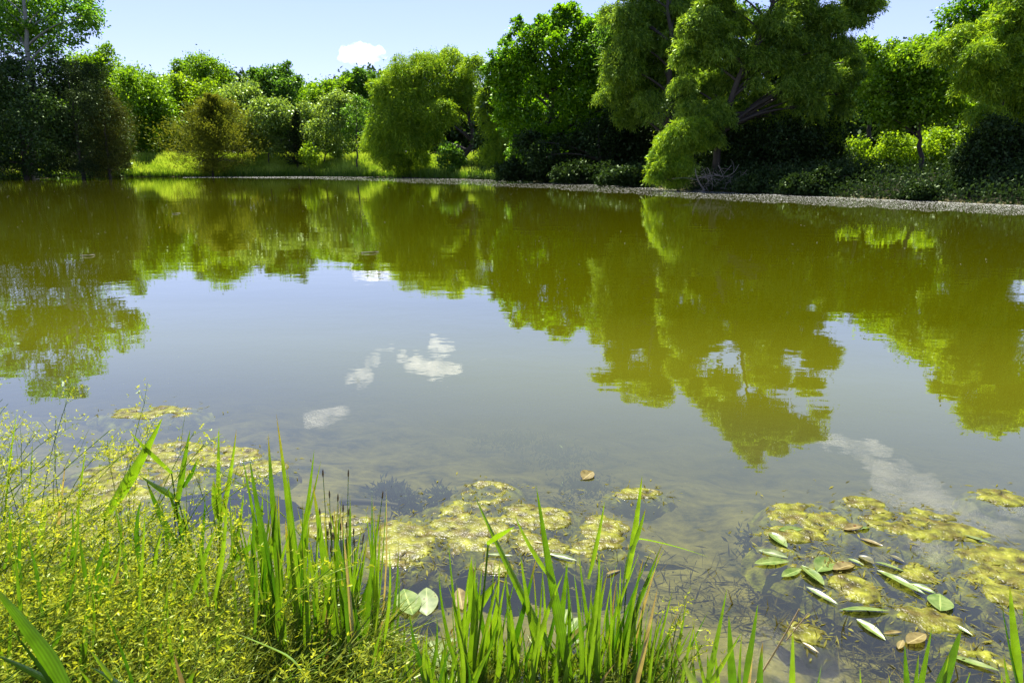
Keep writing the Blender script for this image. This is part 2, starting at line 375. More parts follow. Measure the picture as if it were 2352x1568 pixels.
# --- left
tree('cottonwood_tree', 'tall open cottonwood with a pale grey trunk, top left corner over the dark trees', 'tree', 'broad', 84, 76,
     [(40, 20, 60), (120, 10, 60), (185, 20, 42), (215, 38, 32), (150, 80, 48), (60, 90, 58), (10, 80, 50), (100, 118, 40), (200, 55, 28), (-60, 40, 60),
      ('r', 120, 865, 48), ('r', 180, 810, 56), ('r', 60, 805, 56), ('r', 205, 745, 50), ('r', 110, 745, 60), ('r', 20, 725, 50), ('r', 160, 905, 26), ('r', 90, 905, 30), ('r', -50, 780, 60), ('r', 10, 850, 40)],
     26000, 0.36, L_COTTON, BARK_GREY, [Q(70, 200, 81.5), Q(58, 0, 81), R(110, 860, 83)], 0.42, group=G_FAR, per=14, cs=0.24, inner=0.3)
tree('dark_tree', 'broad almost black tree under the cottonwood at the left frame edge', 'tree', 'broad', 81, 60,
     [(20, 175, 55), (80, 205, 55), (30, 260, 70), (100, 290, 60), (20, 340, 60), (90, 360, 50), (-60, 250, 80), (145, 185, 45), (125, 160, 32), (-40, 160, 60), (40, 390, 30), (110, 392, 26), (-30, 380, 40)],
     30000, 0.30, L_DARK, r0=0.3, group=G_FAR)
tree('dark_juniper', 'dense dark green juniper leaning over the water right of the almost black tree', 'tree', 'broad', 80, 190,
     [(185, 200, 42), (175, 170, 22), (200, 255, 52), (170, 300, 50), (165, 350, 50), (215, 350, 42), (150, 388, 26), (200, 392, 26)],
     20000, 0.26, L_JUNI, r0=0.25, group=G_FAR, asp=0.35)
tree('brown_juniper', 'olive brown juniper at the left end of the sunlit grass bank', 'tree', 'broad', 81, 250,
     [(240, 225, 26), (245, 258, 34), (258, 300, 40), (262, 345, 36), (235, 385, 30), (270, 375, 22)],
     19000, 0.25, L_BJ, r0=0.2, group=G_FAR, asp=0.3)
# --- back row behind the meadow
tree('round_tree', 'bright green tree with a small peaked top behind the brown juniper', 'tree', 'broad', 116, 240,
     [(232, 160, 34), (236, 138, 14), (205, 190, 42), (265, 190, 40), (240, 235, 50), (200, 240, 40), (280, 250, 40), (180, 150, 25)], 17000, 0.42, L_BRIGHT, r0=0.3, group=G_FAR)
tree('round_tree', 'wide bright green tree standing dark at its foot behind the left grass bank', 'tree', 'broad', 112, 330,
     [(305, 190, 32), (330, 215, 45), (362, 205, 36), (320, 260, 50), (372, 262, 45), (350, 310, 40), (300, 305, 40), (330, 340, 28), (390, 330, 28)], 20000, 0.38, L_BRIGHT, r0=0.3, group=G_FAR)
tree('round_tree', 'yellow green rounded tree directly behind the olive cedar', 'tree', 'broad', 118, 420,
     [(418, 205, 36), (400, 240, 45), (448, 245, 48), (500, 250, 40), (430, 300, 45), (480, 300, 40), (395, 190, 20)], 17000, 0.42, L_LIME, r0=0.3, group=G_FAR)
tree('locust_tree', 'feathery many topped tree rising above the left back row', 'tree', 'broad', 126, 460,
     [(455, 152, 26), (425, 170, 26), (482, 166, 24), (463, 140, 14), (450, 200, 40), (500, 195, 34), (515, 168, 18), (408, 165, 12)], 12000, 0.36, L_BRIGHT, r0=0.25, group=G_FAR, cs=0.34)
tree('spiky_tree', 'dark green tree with spiky twin tops in the middle of the back row', 'tree', 'broad', 110, 625,
     [(592, 178, 20), (580, 168, 10), (622, 175, 24), (650, 168, 22), (660, 150, 11), (610, 212, 36), (655, 205, 32), (682, 190, 14), (640, 235, 34), (600, 240, 28)], 16000, 0.36, L_MID, r0=0.25, group=G_FAR)
tree('pale_shrub', 'pale green domed shrub left of the dark spiky tree', 'shrub', 'broad', 106, 550,
     [(560, 222, 34), (530, 240, 30), (585, 225, 22), (545, 270, 36), (515, 280, 30), (565, 300, 30)], 12000, 0.36, L_PALE, r0=0.12, group=G_FAR)
tree('pale_shrub', 'pale grey green mounded shrub below the dark spiky tree', 'shrub', 'broad', 104, 620,
     [(600, 268, 32), (640, 262, 30), (580, 295, 36), (620, 305, 40), (655, 300, 32), (590, 335, 25), (640, 340, 25)], 14000, 0.34, L_PALE, r0=0.12, group=G_FAR)
tree('pale_shrub', 'pale leafy shrub right of the narrow dark cedar', 'shrub', 'broad', 106, 745,
     [(740, 272, 36), (705, 262, 24), (780, 285, 36), (800, 250, 30), (760, 322, 28), (722, 318, 32), (790, 335, 24), (770, 240, 24)], 14000, 0.34, L_PALE, r0=0.12, group=G_FAR)
tree('round_tree', 'bright rounded tree in the low gap below the cloud', 'tree', 'broad', 120, 750,
     [(718, 215, 22), (750, 200, 22), (785, 205, 26), (740, 235, 34), (790, 232, 34), (690, 225, 20), (715, 250, 30)], 12000, 0.42, L_BRIGHT, r0=0.25, group=G_FAR)
tree('round_tree', 'small dark green tree peeping up just left of the willow', 'tree', 'broad', 124, 830,
     [(800, 178, 15), (828, 172, 17), (852, 180, 14), (835, 195, 24), (810, 200, 20), (860, 210, 24), (840, 230, 30)], 10000, 0.38, L_MID, r0=0.25, group=G_FAR)
def cedar(name, label, Y, px, top_py, hw, N, leaf, mat):
    b = ground_pt(px, 400, Y); top = Q(px - 4, top_py, Y)
    root = empty(name, tuple(b), label, 'cedar', G_FAR)
    V, Fq, tt = crown_cedar(b + np.array([0, 0, 0.5]), top, hw / F0 * T(330, Y), N, leaf)
    mesh_np('crown', V, Fq, mat, root, tt)
    limbs([b, (b + top) / 2, top], 0.16, [(b + (top - b) * h + np.array([math.cos(a_), math.sin(a_), 0.15]) * hw / F0 * Y * 0.8 * (1 - h), 0.5) for h, a_ in zip(np.linspace(0.08, 0.8, 22), rng.uniform(0, 6.3, 22))], rmin=0.025).build('trunk', BARK, root, True)
cedar('cedar_tree', 'olive brown cone shaped cedar standing alone on the grass bank', 97, 488, 220, 116, 40000, 0.32, L_CEDAR)
cedar('cedar_tree', 'narrow dark green cedar on the grass bank beside the yellow sapling', 103, 684, 258, 34, 9000, 0.28, L_JUNI)
tree('sapling', 'small yellow green sapling just right of the narrow dark cedar', 'sapling', 'broad', 101, 712,
     [(712, 352, 17), (708, 335, 10), (716, 372, 13), (700, 365, 10)], 2200, 0.26, L_LIME, r0=0.06, group=G_FAR)
tree('slender_tree', 'slender see through tree with a thin dark trunk left of the willow', 'tree', 'broad', 100, 821,
     [(800, 258, 18), (836, 250, 20), (815, 285, 20), (848, 282, 15), (805, 312, 14), (818, 232, 12)], 2600, 0.28, L_MID, None or BARK, [Q(820, 320, 100), Q(818, 230, 100)], 0.14, group=G_FAR, per=8)
# --- willows in the middle
tree('willow_tree', 'big soft yellow green willow in the middle of the far bank', 'willow', 'willow', 90, 1040,
     [(980, 152, 42), (1040, 145, 42), (1085, 155, 32), (922, 185, 40), (990, 200, 58), (1060, 200, 55), (888, 222, 40), (940, 250, 58), (1010, 262, 48), (900, 290, 52), (868, 325, 34), (882, 355, 36), (940, 325, 52), (985, 310, 40), (910, 372, 30), (1090, 235, 40), (955, 370, 28)],
     9000, 0.34, L_WILLOW, BARK, [Q(1085, 330, 90), Q(1078, 250, 90), Q(1060, 160, 90)], 0.4, group=G_FAR, length=2.6, step=0.2, asp=0.17, out_=0.4)
tree('willow_tree', 'smaller weeping willow drooping in front of the dark wood', 'willow', 'willow', 83, 1145,
     [(1118, 222, 22), (1150, 225, 32), (1140, 265, 38), (1168, 255, 24), (1150, 312, 40), (1142, 355, 34), (1180, 290, 16)],
     2600, 0.34, L_WILLOW, BARK, None, 0.2, group=G_FAR, length=3.0, step=0.2, asp=0.17, out_=0.25)
tree('leafy_shrub', 'young broad leaved shrub on the grass under the willow', 'shrub', 'broad', 84, 1030,
     [(1030, 352, 20), (1050, 370, 18), (1015, 375, 14), (1045, 392, 16)], 2600, 0.30, L_MID, r0=0.06, group=G_FAR)
# --- the wood on the right bank
tree('oak_tree', 'big rich green broadleaf tree at the left end of the right hand wood', 'tree', 'broad', 66, 1270,
     [(1140, 132, 24), (1160, 95, 18), (1143, 165, 28), (1190, 62, 18), (1215, 88, 32), (1180, 132, 42), (1252, 62, 30), (1290, 30, 22), (1310, 60, 36), (1260, 110, 48), (1342, 90, 38), (1380, 72, 32), (1330, 140, 48), (1210, 182, 45), (1280, 190, 50), (1380, 140, 45), (1168, 192, 35), (1350, 210, 50), (1220, 250, 40), (1300, 260, 45), (1410, 200, 45), (1260, 320, 36), (1340, 300, 42), (1160, 240, 30), (1180, 290, 34), (1215, 300, 34), (1380, 240, 44), (1430, 150, 36), (1440, 240, 36), (1290, 370, 30), (1195, 350, 28)],
     64000, 0.28, L_OAK, r0=0.4, group=G_FAR, per=22, cs=0.2)
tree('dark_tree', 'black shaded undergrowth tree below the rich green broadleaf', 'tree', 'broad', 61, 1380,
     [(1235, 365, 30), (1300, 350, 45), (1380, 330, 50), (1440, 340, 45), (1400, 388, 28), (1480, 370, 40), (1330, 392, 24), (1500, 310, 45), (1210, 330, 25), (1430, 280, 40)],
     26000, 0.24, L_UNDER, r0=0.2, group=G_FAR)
tree('tall_willow', 'tall olive willow between the broadleaf and the leaning willow, dark upright trunk', 'willow', 'willow', 56, 1528,
     [(1440, 45, 34), (1482, 15, 36), (1520, 60, 45), (1450, 100, 45), (1500, 130, 45), (1550, 110, 40), (1430, 160, 40), (1480, 185, 40), (1552, 30, 45), (1402, 25, 20), (1420, 215, 36), (1500, 240, 40), (1560, 170, 40), (1450, 265, 34), (1550, 240, 36), ('r', 1450, 860, 42), ('r', 1500, 895, 36), ('r', 1420, 815, 32), ('r', 1530, 830, 40), ('r', 1390, 870, 22)],
     11500, 0.26, L_WILLOW2, BARK, [Q(1536, 260, 54.5), Q(1540, 100, 54), R(1490, 850, 55)], 0.36, group=G_FAR, length=1.3, step=0.13)
tree('leaning_willow', 'huge olive willow with leaning dark limbs, right of centre past the frame top', 'willow', 'willow', 43, 1640,
     [(1600, 60, 50), (1640, 20, 50), (1580, 130, 45), (1640, 110, 52), (1690, 60, 40), (1740, 140, 50), (1690, 180, 50), (1620, 200, 52), (1790, 60, 45), (1830, 20, 50), (1800, 140, 50), (1860, 100, 50), (1900, 50, 50), (1925, 110, 42), (1955, 45, 25), (1880, 180, 48), (1930, 185, 38), (1830, 205, 42), (1760, 225, 42), (1650, 260, 42), (1590, 255, 32), (1962, 140, 25), (1700, 265, 40), (1800, 270, 40), (1860, 250, 42), (1920, 250, 40), (1955, 220, 30), (1570, 200, 36), (1980, 180, 26), (1640, 320, 30), (1900, 310, 34),
      ('r', 1600, 890, 50), ('r', 1700, 950, 55), ('r', 1780, 950, 55), ('r', 1855, 895, 45), ('r', 1720, 1025, 40), ('r', 1775, 1020, 42), ('r', 1640, 945, 38), ('r', 1835, 975, 38), ('r', 1880, 960, 22), ('r', 1560, 850, 42), ('r', 1890, 820, 42), ('r', 1760, 870, 55), ('r', 1660, 870, 55), ('r', 1735, 1062, 20)],
     24000, 0.22, L_WILLOW2, BARK, [Q(1652, 320, 42.6), Q(1690, 190, 42.2), Q(1752, 70, 42.2), R(1735, 990, 43)], 0.24, group=G_FAR, length=1.0, step=0.10, every=1, rs=.78)
tree('oak_tree', 'green broadleaf tree filling the gap behind the two olive willows', 'tree', 'broad', 60, 1580,
     [(1400, 90, 40), (1420, 130, 45), (1570, 70, 45), (1590, 20, 40), (1600, 130, 45), (1560, 180, 45), (1480, 80, 40), (1660, 30, 45), (1720, 60, 45), (1780, 110, 45), (1850, 130, 45), (1900, 150, 40), (1700, 150, 50), (1440, 200, 45), (1620, 220, 50), ('r', 1580, 850, 40), ('r', 1660, 880, 40)], 30000, 0.26, L_MID, r0=0.3, group=G_FAR, per=20, cs=.22)
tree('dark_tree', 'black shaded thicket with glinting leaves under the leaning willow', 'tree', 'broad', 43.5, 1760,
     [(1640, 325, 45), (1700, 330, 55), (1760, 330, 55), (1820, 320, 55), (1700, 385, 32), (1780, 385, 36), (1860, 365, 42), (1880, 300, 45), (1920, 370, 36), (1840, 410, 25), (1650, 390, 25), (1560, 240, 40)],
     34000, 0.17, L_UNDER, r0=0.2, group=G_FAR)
tree('willow_shrub', 'pale green bushy willow shrub overhanging the water beside the dead branches', 'shrub', 'willow', 41, 1560,
     [(1565, 305, 28), (1545, 340, 36), (1595, 325, 34), (1520, 378, 28), (1562, 385, 32), (1508, 405, 18), (1555, 412, 20), (1610, 290, 20)],
     3600, 0.17, L_WILLOW, BARK, None, 0.1, group=G_FAR, length=0.8, step=0.08, out_=0.6)
tree('spreading_tree', 'bright spreading tree with a slim dark forked trunk near the right edge', 'tree', 'broad', 36, 2117,
     [(2110, 120, 30), (2080, 150, 42), (2140, 150, 42), (2040, 172, 36), (2003, 205, 32), (2100, 200, 48), (2170, 200, 42), (2050, 230, 38), (2130, 245, 36), (2012, 258, 32), (2190, 250, 32), (2150, 112, 20), (2058, 275, 26)],
     23000, 0.18, L_BRIGHT, BARK, [Q(2114, 320, 36), Q(2108, 240, 36), Q(2100, 150, 36)], 0.14, group=G_FAR, cs=0.34)
tree('round_tree', 'light green tree filling the gap below the right hand sky', 'tree', 'broad', 52, 1985,
     [(1985, 112, 22), (1965, 150, 32), (2005, 150, 30), (2050, 112, 20), (1950, 210, 40), (2030, 160, 30), (2080, 120, 20)], 12000, 0.22, L_BRIGHT, r0=0.2, group=G_FAR)
tree('oak_tree', 'leafy green tree behind the right edge willow, crown out of frame', 'tree', 'broad', 44, 2220,
     [(2175, 65, 22), (2200, 25, 32), (2245, 10, 40), (2160, 92, 18), (2285, 30, 40), (2240, 80, 40), (2330, 80, 50), ('r', 2230, 800, 45), ('r', 2290, 850, 50), ('r', 2350, 850, 60), ('r', 2330, 930, 40), (2200, 130, 40), (2260, 160, 45)], 22000, 0.21, L_OAK, r0=0.25, group=G_FAR)
tree('willow_tree', 'soft olive willow cut off by the right frame edge', 'willow', 'willow', 31, 2300,
     [(2200, 105, 34), (2160, 118, 20), (2250, 130, 48), (2310, 110, 52), (2300, 60, 48), (2340, 25, 48), (2350, 170, 50), (2280, 198, 42), (2225, 188, 30), (2340, 245, 42), (2270, 262, 36), (2390, 150, 60), (2400, 60, 60),
      ('r', 2200, 885, 36), ('r', 2262, 935, 46), ('r', 2300, 965, 40), ('r', 2345, 905, 55), ('r', 2165, 890, 26), ('r', 2400, 930, 50), ('r', 2250, 850, 40)],
     14000, 0.165, L_WILLOW, BARK, [Q(2290, 290, 31), Q(2300, 180, 31), R(2310, 930, 31)], 0.22, group=G_FAR, length=0.95, step=0.085)
tree('leafy_shrub', 'sunlit green bushes glowing behind the slim forked trunk', 'shrub', 'broad', 45, 2070,
     [(2050, 340, 35), (2100, 355, 35), (2000, 370, 32), (2150, 330, 38), (2060, 395, 25), (2180, 385, 30), (2110, 400, 25), (1960, 340, 25), (2220, 330, 30)], 15000, 0.18, L_LIME, r0=0.06, group=G_FAR)
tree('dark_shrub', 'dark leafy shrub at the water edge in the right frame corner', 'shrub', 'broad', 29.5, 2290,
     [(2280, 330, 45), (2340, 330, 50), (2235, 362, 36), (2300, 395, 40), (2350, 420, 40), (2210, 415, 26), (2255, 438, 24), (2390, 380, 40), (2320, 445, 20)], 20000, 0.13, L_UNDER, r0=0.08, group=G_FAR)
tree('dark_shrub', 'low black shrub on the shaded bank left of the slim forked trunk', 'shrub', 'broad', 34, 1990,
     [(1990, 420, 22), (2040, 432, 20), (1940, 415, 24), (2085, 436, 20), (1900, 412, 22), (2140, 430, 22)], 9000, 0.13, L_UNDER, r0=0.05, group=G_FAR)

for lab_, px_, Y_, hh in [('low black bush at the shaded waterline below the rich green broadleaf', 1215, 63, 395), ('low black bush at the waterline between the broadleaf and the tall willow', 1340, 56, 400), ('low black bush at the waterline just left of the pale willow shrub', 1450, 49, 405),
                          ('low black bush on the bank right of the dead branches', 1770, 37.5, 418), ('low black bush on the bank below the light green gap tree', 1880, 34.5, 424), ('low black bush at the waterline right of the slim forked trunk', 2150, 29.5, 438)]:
    tree('dark_shrub', lab_, 'shrub', 'broad', Y_, px_, [(px_ + dx, hh + abs(dx) * .12 + rng.uniform(-6, 6), 22) for dx in (-55, -35, -15, 8, 30, 52)], 8000, 0.0042 * Y_, L_UNDER, r0=0.05, group=G_FAR)  # bushes added along the bank, their dark leaf colour standing in for canopy shade
# far wood that closes the gaps behind the rows
A = Acc()
def wood(pxs, Yf, top, N, leaf):
    lobes = []
    for px in pxs:
        Y = Yf(px)
        for py in np.arange(top(px), 420, 45):
            lobes.append((px + rng.uniform(-20, 20), py + rng.uniform(-10, 10), 42))
        ll = lobe_list(Y, lobes, 1.0); lobes = []
        A.add(*crown_broad(ll, N, leaf, inner=0.2))
wood(np.arange(-60, 1120, 60), lambda p: 138, lambda p: 225 + 20 * math.sin(p * .02), 6000, 0.75)
wood(np.arange(1000, 1150, 40), lambda p: 112, lambda p: 240, 6000, 0.5)
wood(np.arange(-80, 300, 55), lambda p: 96, lambda p: 300, 4000, 0.5)
wood(np.arange(1150, 1960, 55), lambda p: float(np.interp(p, [1150, 1960], [84, 56])), lambda p: 190 + 30 * math.sin(p * .03), 7000, 0.42)
wood(np.arange(1930, 2230, 45), lambda p: 62, lambda p: 235, 6000, 0.4)
wood(np.arange(2200, 2600, 55), lambda p: 50, lambda p: 250, 6000, 0.36)
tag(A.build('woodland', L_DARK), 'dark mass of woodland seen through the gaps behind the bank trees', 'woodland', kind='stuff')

# ------------------------------------------------------------------ far bank grass and undergrowth
def strips(Pt, H, lean, Wd, tint):
    """thin grass blades, two quads each"""
    n_ = len(Pt); th = rng.uniform(0, np.pi, n_)
    side = np.stack([np.cos(th), np.sin(th), 0 * th], -1) * (Wd * 0.5)[:, None]
    up = np.array([0, 0, 1.0]) * H[:, None]
    p1 = Pt + up * 0.55 + lean * 0.35; p2 = Pt + up + lean
    V = np.stack([Pt - side, Pt + side, p1 + side * 0.8, p1 - side * 0.8, p2 + side * 0.15, p2 - side * 0.15], 1).reshape(-1, 3)
    i = np.arange(n_)[:, None] * 6
    Fq = np.concatenate([i + np.array([[0, 1, 2, 3]]), i + np.array([[3, 2, 4, 5]])], 1).reshape(-1, 4)
    return V, Fq, np.repeat(tint, 2)
n_ = 60000
x = rng.uniform(-62, 2, n_); d_ = rng.random(n_) ** 1.3 * 13 + 0.1; y = yfar(x) + d_ * np.sqrt(1 + (yfar(x + .5) - yfar(x - .5)) ** 2)
patch = 0.5 + 0.5 * np.sin(x * 0.9 + 1.3 * np.sin(y * 0.7)) * np.sin(y * 0.8 + x * 0.3)
Hh = (0.35 + 0.55 * rng.random(n_) * (0.5 + patch)) 
A = Acc(); A.add(*strips(np.stack([x, y, ground(x, y)], -1), Hh, rng.normal(size=(n_, 3)) * np.array([.15, .15, 0]), rng.uniform(.04, .10, n_), np.clip(patch * .7 + rng.normal(0.15, .2, n_), 0, 1)))
tag(A.build('meadow_grass', L_MEADOW), 'sunlit yellow green meadow grass on the far left bank', 'grass', kind='stuff')
n_ = 16000
x = rng.uniform(-62, 2, n_); d_ = rng.random(n_) ** 2 * 2.2 - 0.1; y = yfar(x) + d_
A = Acc(); A.add(*strips(np.stack([x, y, np.maximum(ground(x, y), -0.05)], -1), 0.35 + 0.5 * rng.random(n_), rng.normal(size=(n_, 3)) * np.array([.12, .12, 0]), rng.uniform(.04, .08, n_), rng.random(n_)))
tag(A.build('waterside_sedge', L_REED), 'green sedge fringe along the far waterline below the meadow', 'sedge', kind='stuff')
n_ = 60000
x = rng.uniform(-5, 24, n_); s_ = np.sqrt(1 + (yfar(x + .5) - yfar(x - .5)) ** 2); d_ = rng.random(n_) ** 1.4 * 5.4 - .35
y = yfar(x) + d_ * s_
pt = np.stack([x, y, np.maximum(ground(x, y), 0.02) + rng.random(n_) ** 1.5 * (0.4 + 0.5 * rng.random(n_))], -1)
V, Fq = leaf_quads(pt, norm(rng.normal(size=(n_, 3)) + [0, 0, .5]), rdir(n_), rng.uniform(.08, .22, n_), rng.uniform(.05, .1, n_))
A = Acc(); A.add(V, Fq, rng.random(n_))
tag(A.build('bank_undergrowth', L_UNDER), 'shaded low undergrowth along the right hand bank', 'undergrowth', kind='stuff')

# dead branches at the foot of the leaning willow
root = empty('dead_branch', tuple(P(1672, 437)), 'grey bare fallen branches curling at the waterline under the leaning willow', 'dead branches')
A = Acc()
Yb = 39.5
for a_, b_, c_, r in [((1655, 432), (1690, 440), (1722, 405), .05), ((1660, 420), (1690, 425), (1716, 390), .045), ((1716, 420), (1728, 400), (1700, 395), .035), ((1640, 400), (1680, 418), (1697, 378), .045),
                      ((1690, 436), (1722, 428), (1720, 405), .04), ((1610, 400), (1640, 420), (1690, 412), .03), ((1650, 380), (1665, 410), (1670, 436), .03), ((1625, 385), (1640, 410), (1635, 436), .025),
                      ((1700, 440), (1710, 420), (1700, 402), .03), ((1600, 410), (1650, 395), (1700, 415), .025), ((1680, 380), (1660, 400), (1640, 430), .025)]:
    A.add(*tube(bez(Q(*a_, Yb + rng.uniform(-.5, .8)), Q(*b_, Yb), Q(*c_, Yb + rng.uniform(-.8, .5)), 10), np.linspace(r * .7, r * .25, 10), 5))
for _ in range(60):
    a_ = Q(rng.uniform(1600, 1715), rng.uniform(395, 436), Yb + rng.uniform(-.5, 1)); e = a_ + rng.normal(size=3) * [.5, .4, .3]
    A.add(*tube(bez(a_, (a_ + e) / 2 + rng.normal(size=3) * .15, e, 6), np.linspace(.014, .006, 6), 4))
A.build('twigs', DEADWOOD, root, True)
root = empty('dead_stick', tuple(P(1613, 438.5)), 'pale forked stick poking out of the water left of the dead branches', 'stick')
A = Acc(); p0 = P(1613, 438)
A.add(*tube(bez(Q(1597, 388, 40), Q(1598, 412, 40), Q(1618, 437, 40) , 9), np.linspace(.02, .05, 9), 6)); A.add(*tube(bez(Q(1618, 436, 40), Q(1612, 441, 39.8), Q(1602, 443, 39.5), 5), np.linspace(.05, .03, 5), 6))
A.build('branch', DEADWOOD, root, True)

# ------------------------------------------------------------------ floating fluff on the water
m, n, out = newmat('pale seed fluff')
at = N_(n, 'ShaderNodeAttribute', attribute_name='tint'); dd = N_(n, 'ShaderNodeBsdfDiffuse')
n.links.new(mixc(n, at.outputs['Fac'], (0.13, 0.13, 0.11), (0.62, 0.62, 0.60)), dd.inputs[0]); n.links.new(dd.outputs[0], out.inputs[0]); FLUFF = m
def specks(x, y, s_, tint):
    n_ = len(x); th = rng.uniform(0, 6.28, (n_, 4)) * .15 + np.arange(4) * np.pi / 2
    rr = s_[:, None] * rng.uniform(.5, 1.3, (n_, 4))
    ring = np.stack([x[:, None] + rr * np.cos(th) * 1.4, y[:, None] + rr * np.sin(th), np.full((n_, 4), .004)], -1)
    top = np.stack([x, y, .005 + s_ * .05], -1)[:, None]
    V = np.concatenate([ring, top], 1).reshape(-1, 3); i = (np.arange(n_) * 5)[:, None, None]
    Fq = (i + np.array([[0, 1, 4], [1, 2, 4], [2, 3, 4], [3, 0, 4]])[None]).reshape(-1, 3)
    return V, Fq, np.repeat(tint, 4)
n_ = 36000
px = rng.uniform(420, 2420, n_); base = np.interp(px, [q[0] for q in far_px], [q[1] for q in far_px])
wid = np.interp(px, [520, 700, 1000, 1500, 2352], [1.5, 5, 12, 17, 23])
py = base + 1 + wid * (rng.random(n_) ** 2.0) * (1.0 + 0.12 * np.sin(px * .051) * np.sin(px * .0177 + 1))
uu = (px - W0 / 2) / F0; vv = (py - H0 / 2) / F0; tt = CAM_H / (sp + vv * cp)
x = uu * tt; y = tt * (cp - vv * sp)
V, Fq, t_ = specks(x, y, rng.uniform(.006, .028, n_) * (y / 45) ** .5, np.clip(rng.random(n_) ** 1.5, 0, 1))
A = Acc(); A.add(V, Fq, t_)
n_ = 1100
y = rng.uniform(9, 80, n_); x = rng.uniform(-.8, .8, n_) * y
ok = dfar(x, y) < -1; x = x[ok]; y = y[ok]
V, Fq, t_ = specks(x, y, rng.uniform(.003, .014, len(x)) * (y / 30) ** .6, rng.random(len(x))); A.add(V, Fq, t_)
tag(A.build('floating_fluff', FLUFF), 'whitish grey seed fluff drifting in a band along the far shore', 'seed fluff', kind='stuff')

# ------------------------------------------------------------------ near bank plants
def vnoise(x, y, seed=0, oct=4):
    x = np.asarray(x, float); y = np.asarray(y, float); out = np.zeros_like(x); amp = 0.5
    def hsh(i, j, s_): 
        v = np.sin(i * 127.1 + j * 311.7 + s_ * 74.7) * 43758.5453
        return v - np.floor(v)
    for o_ in range(oct):
        i = np.floor(x); j = np.floor(y); fx = x - i; fy = y - j
        fx = fx * fx * (3 - 2 * fx); fy = fy * fy * (3 - 2 * fy); s_ = seed + o_ * 17
        out += amp * ((hsh(i, j, s_) * (1 - fx) + hsh(i + 1, j, s_) * fx) * (1 - fy) + (hsh(i, j + 1, s_) * (1 - fx) + hsh(i + 1, j + 1, s_) * fx) * fy)
        x = x * 2.03 + 5.2; y = y * 2.03 + 1.3; amp *= 0.5
    return out
def blademat(name, dark, light, gloss=0.07, trans=0.5):
    m, n, out = newmat(name)
    at = N_(n, 'ShaderNodeAttribute', attribute_name='tint'); ac = N_(n, 'ShaderNodeAttribute', attribute_name='across')
    col0 = mixc(n, at.outputs['Fac'], dark, light)
    sn = N_(n, 'ShaderNodeMath', operation='MULTIPLY'); sn.inputs[1].default_value = 26; n.links.new(ac.outputs['Fac'], sn.inputs[0])
    s2 = N_(n, 'ShaderNodeMath', operation='SINE'); n.links.new(sn.outputs[0], s2.inputs[0])
    mr = N_(n, 'ShaderNodeMapRange'); mr.inputs[1].default_value = -1; mr.inputs[3].default_value = 0.78; mr.inputs[4].default_value = 1.12; n.links.new(s2.outputs[0], mr.inputs[0])
    geo = N_(n, 'ShaderNodeNewGeometry'); nz = N_(n, 'ShaderNodeTexNoise'); nz.inputs['Scale'].default_value = 30; nz.inputs['Detail'].default_value = 4; n.links.new(geo.outputs['Position'], nz.inputs[0])
    m2 = N_(n, 'ShaderNodeMapRange'); m2.inputs[1].default_value = 0.3; m2.inputs[2].default_value = 0.7; m2.inputs[3].default_value = 0.75; m2.inputs[4].default_value = 1.2; n.links.new(nz.outputs[0], m2.inputs[0])
    pr = N_(n, 'ShaderNodeMath', operation='MULTIPLY'); n.links.new(mr.outputs[0], pr.inputs[0]); n.links.new(m2.outputs[0], pr.inputs[1])
    hs = N_(n, 'ShaderNodeHueSaturation'); ad = N_(n, 'ShaderNodeAttribute', attribute_name='dry')
    n.links.new(mixc(n, ad.outputs['Fac'], col0, (0.20, 0.13, 0.04)), hs.inputs['Color']); n.links.new(pr.outputs[0], hs.inputs['Value'])
    d = N_(n, 'ShaderNodeBsdfDiffuse'); n.links.new(hs.outputs[0], d.inputs[0])
    tcol = N_(n, 'ShaderNodeMix'); tcol.data_type = 'RGBA'; tcol.blend_type = 'MULTIPLY'; tcol.inputs[0].default_value = 1; tcol.inputs[7].default_value = (1.75, 1.6, 0.5, 1); n.links.new(hs.outputs[0], tcol.inputs[6])
    t = N_(n, 'ShaderNodeBsdfTranslucent'); n.links.new(tcol.outputs[2], t.inputs[0])
    g_ = N_(n, 'ShaderNodeBsdfGlossy'); g_.inputs[1].default_value = 0.32
    n.links.new(mixs(n, gloss, mixs(n, trans, d.outputs[0], t.outputs[0]), g_.outputs[0]), out.inputs[0]); return m
BLADE = blademat('grass blade', (0.032, 0.105, 0.003), (0.135, 0.245, 0.012), trans=0.5)
BLADE_PALE = blademat('pale grass blade', (0.10, 0.20, 0.03), (0.17, 0.26, 0.06), gloss=0.1, trans=0.35)
DRY = blademat('dry stem', (0.20, 0.15, 0.07), (0.40, 0.32, 0.17), trans=0.3)

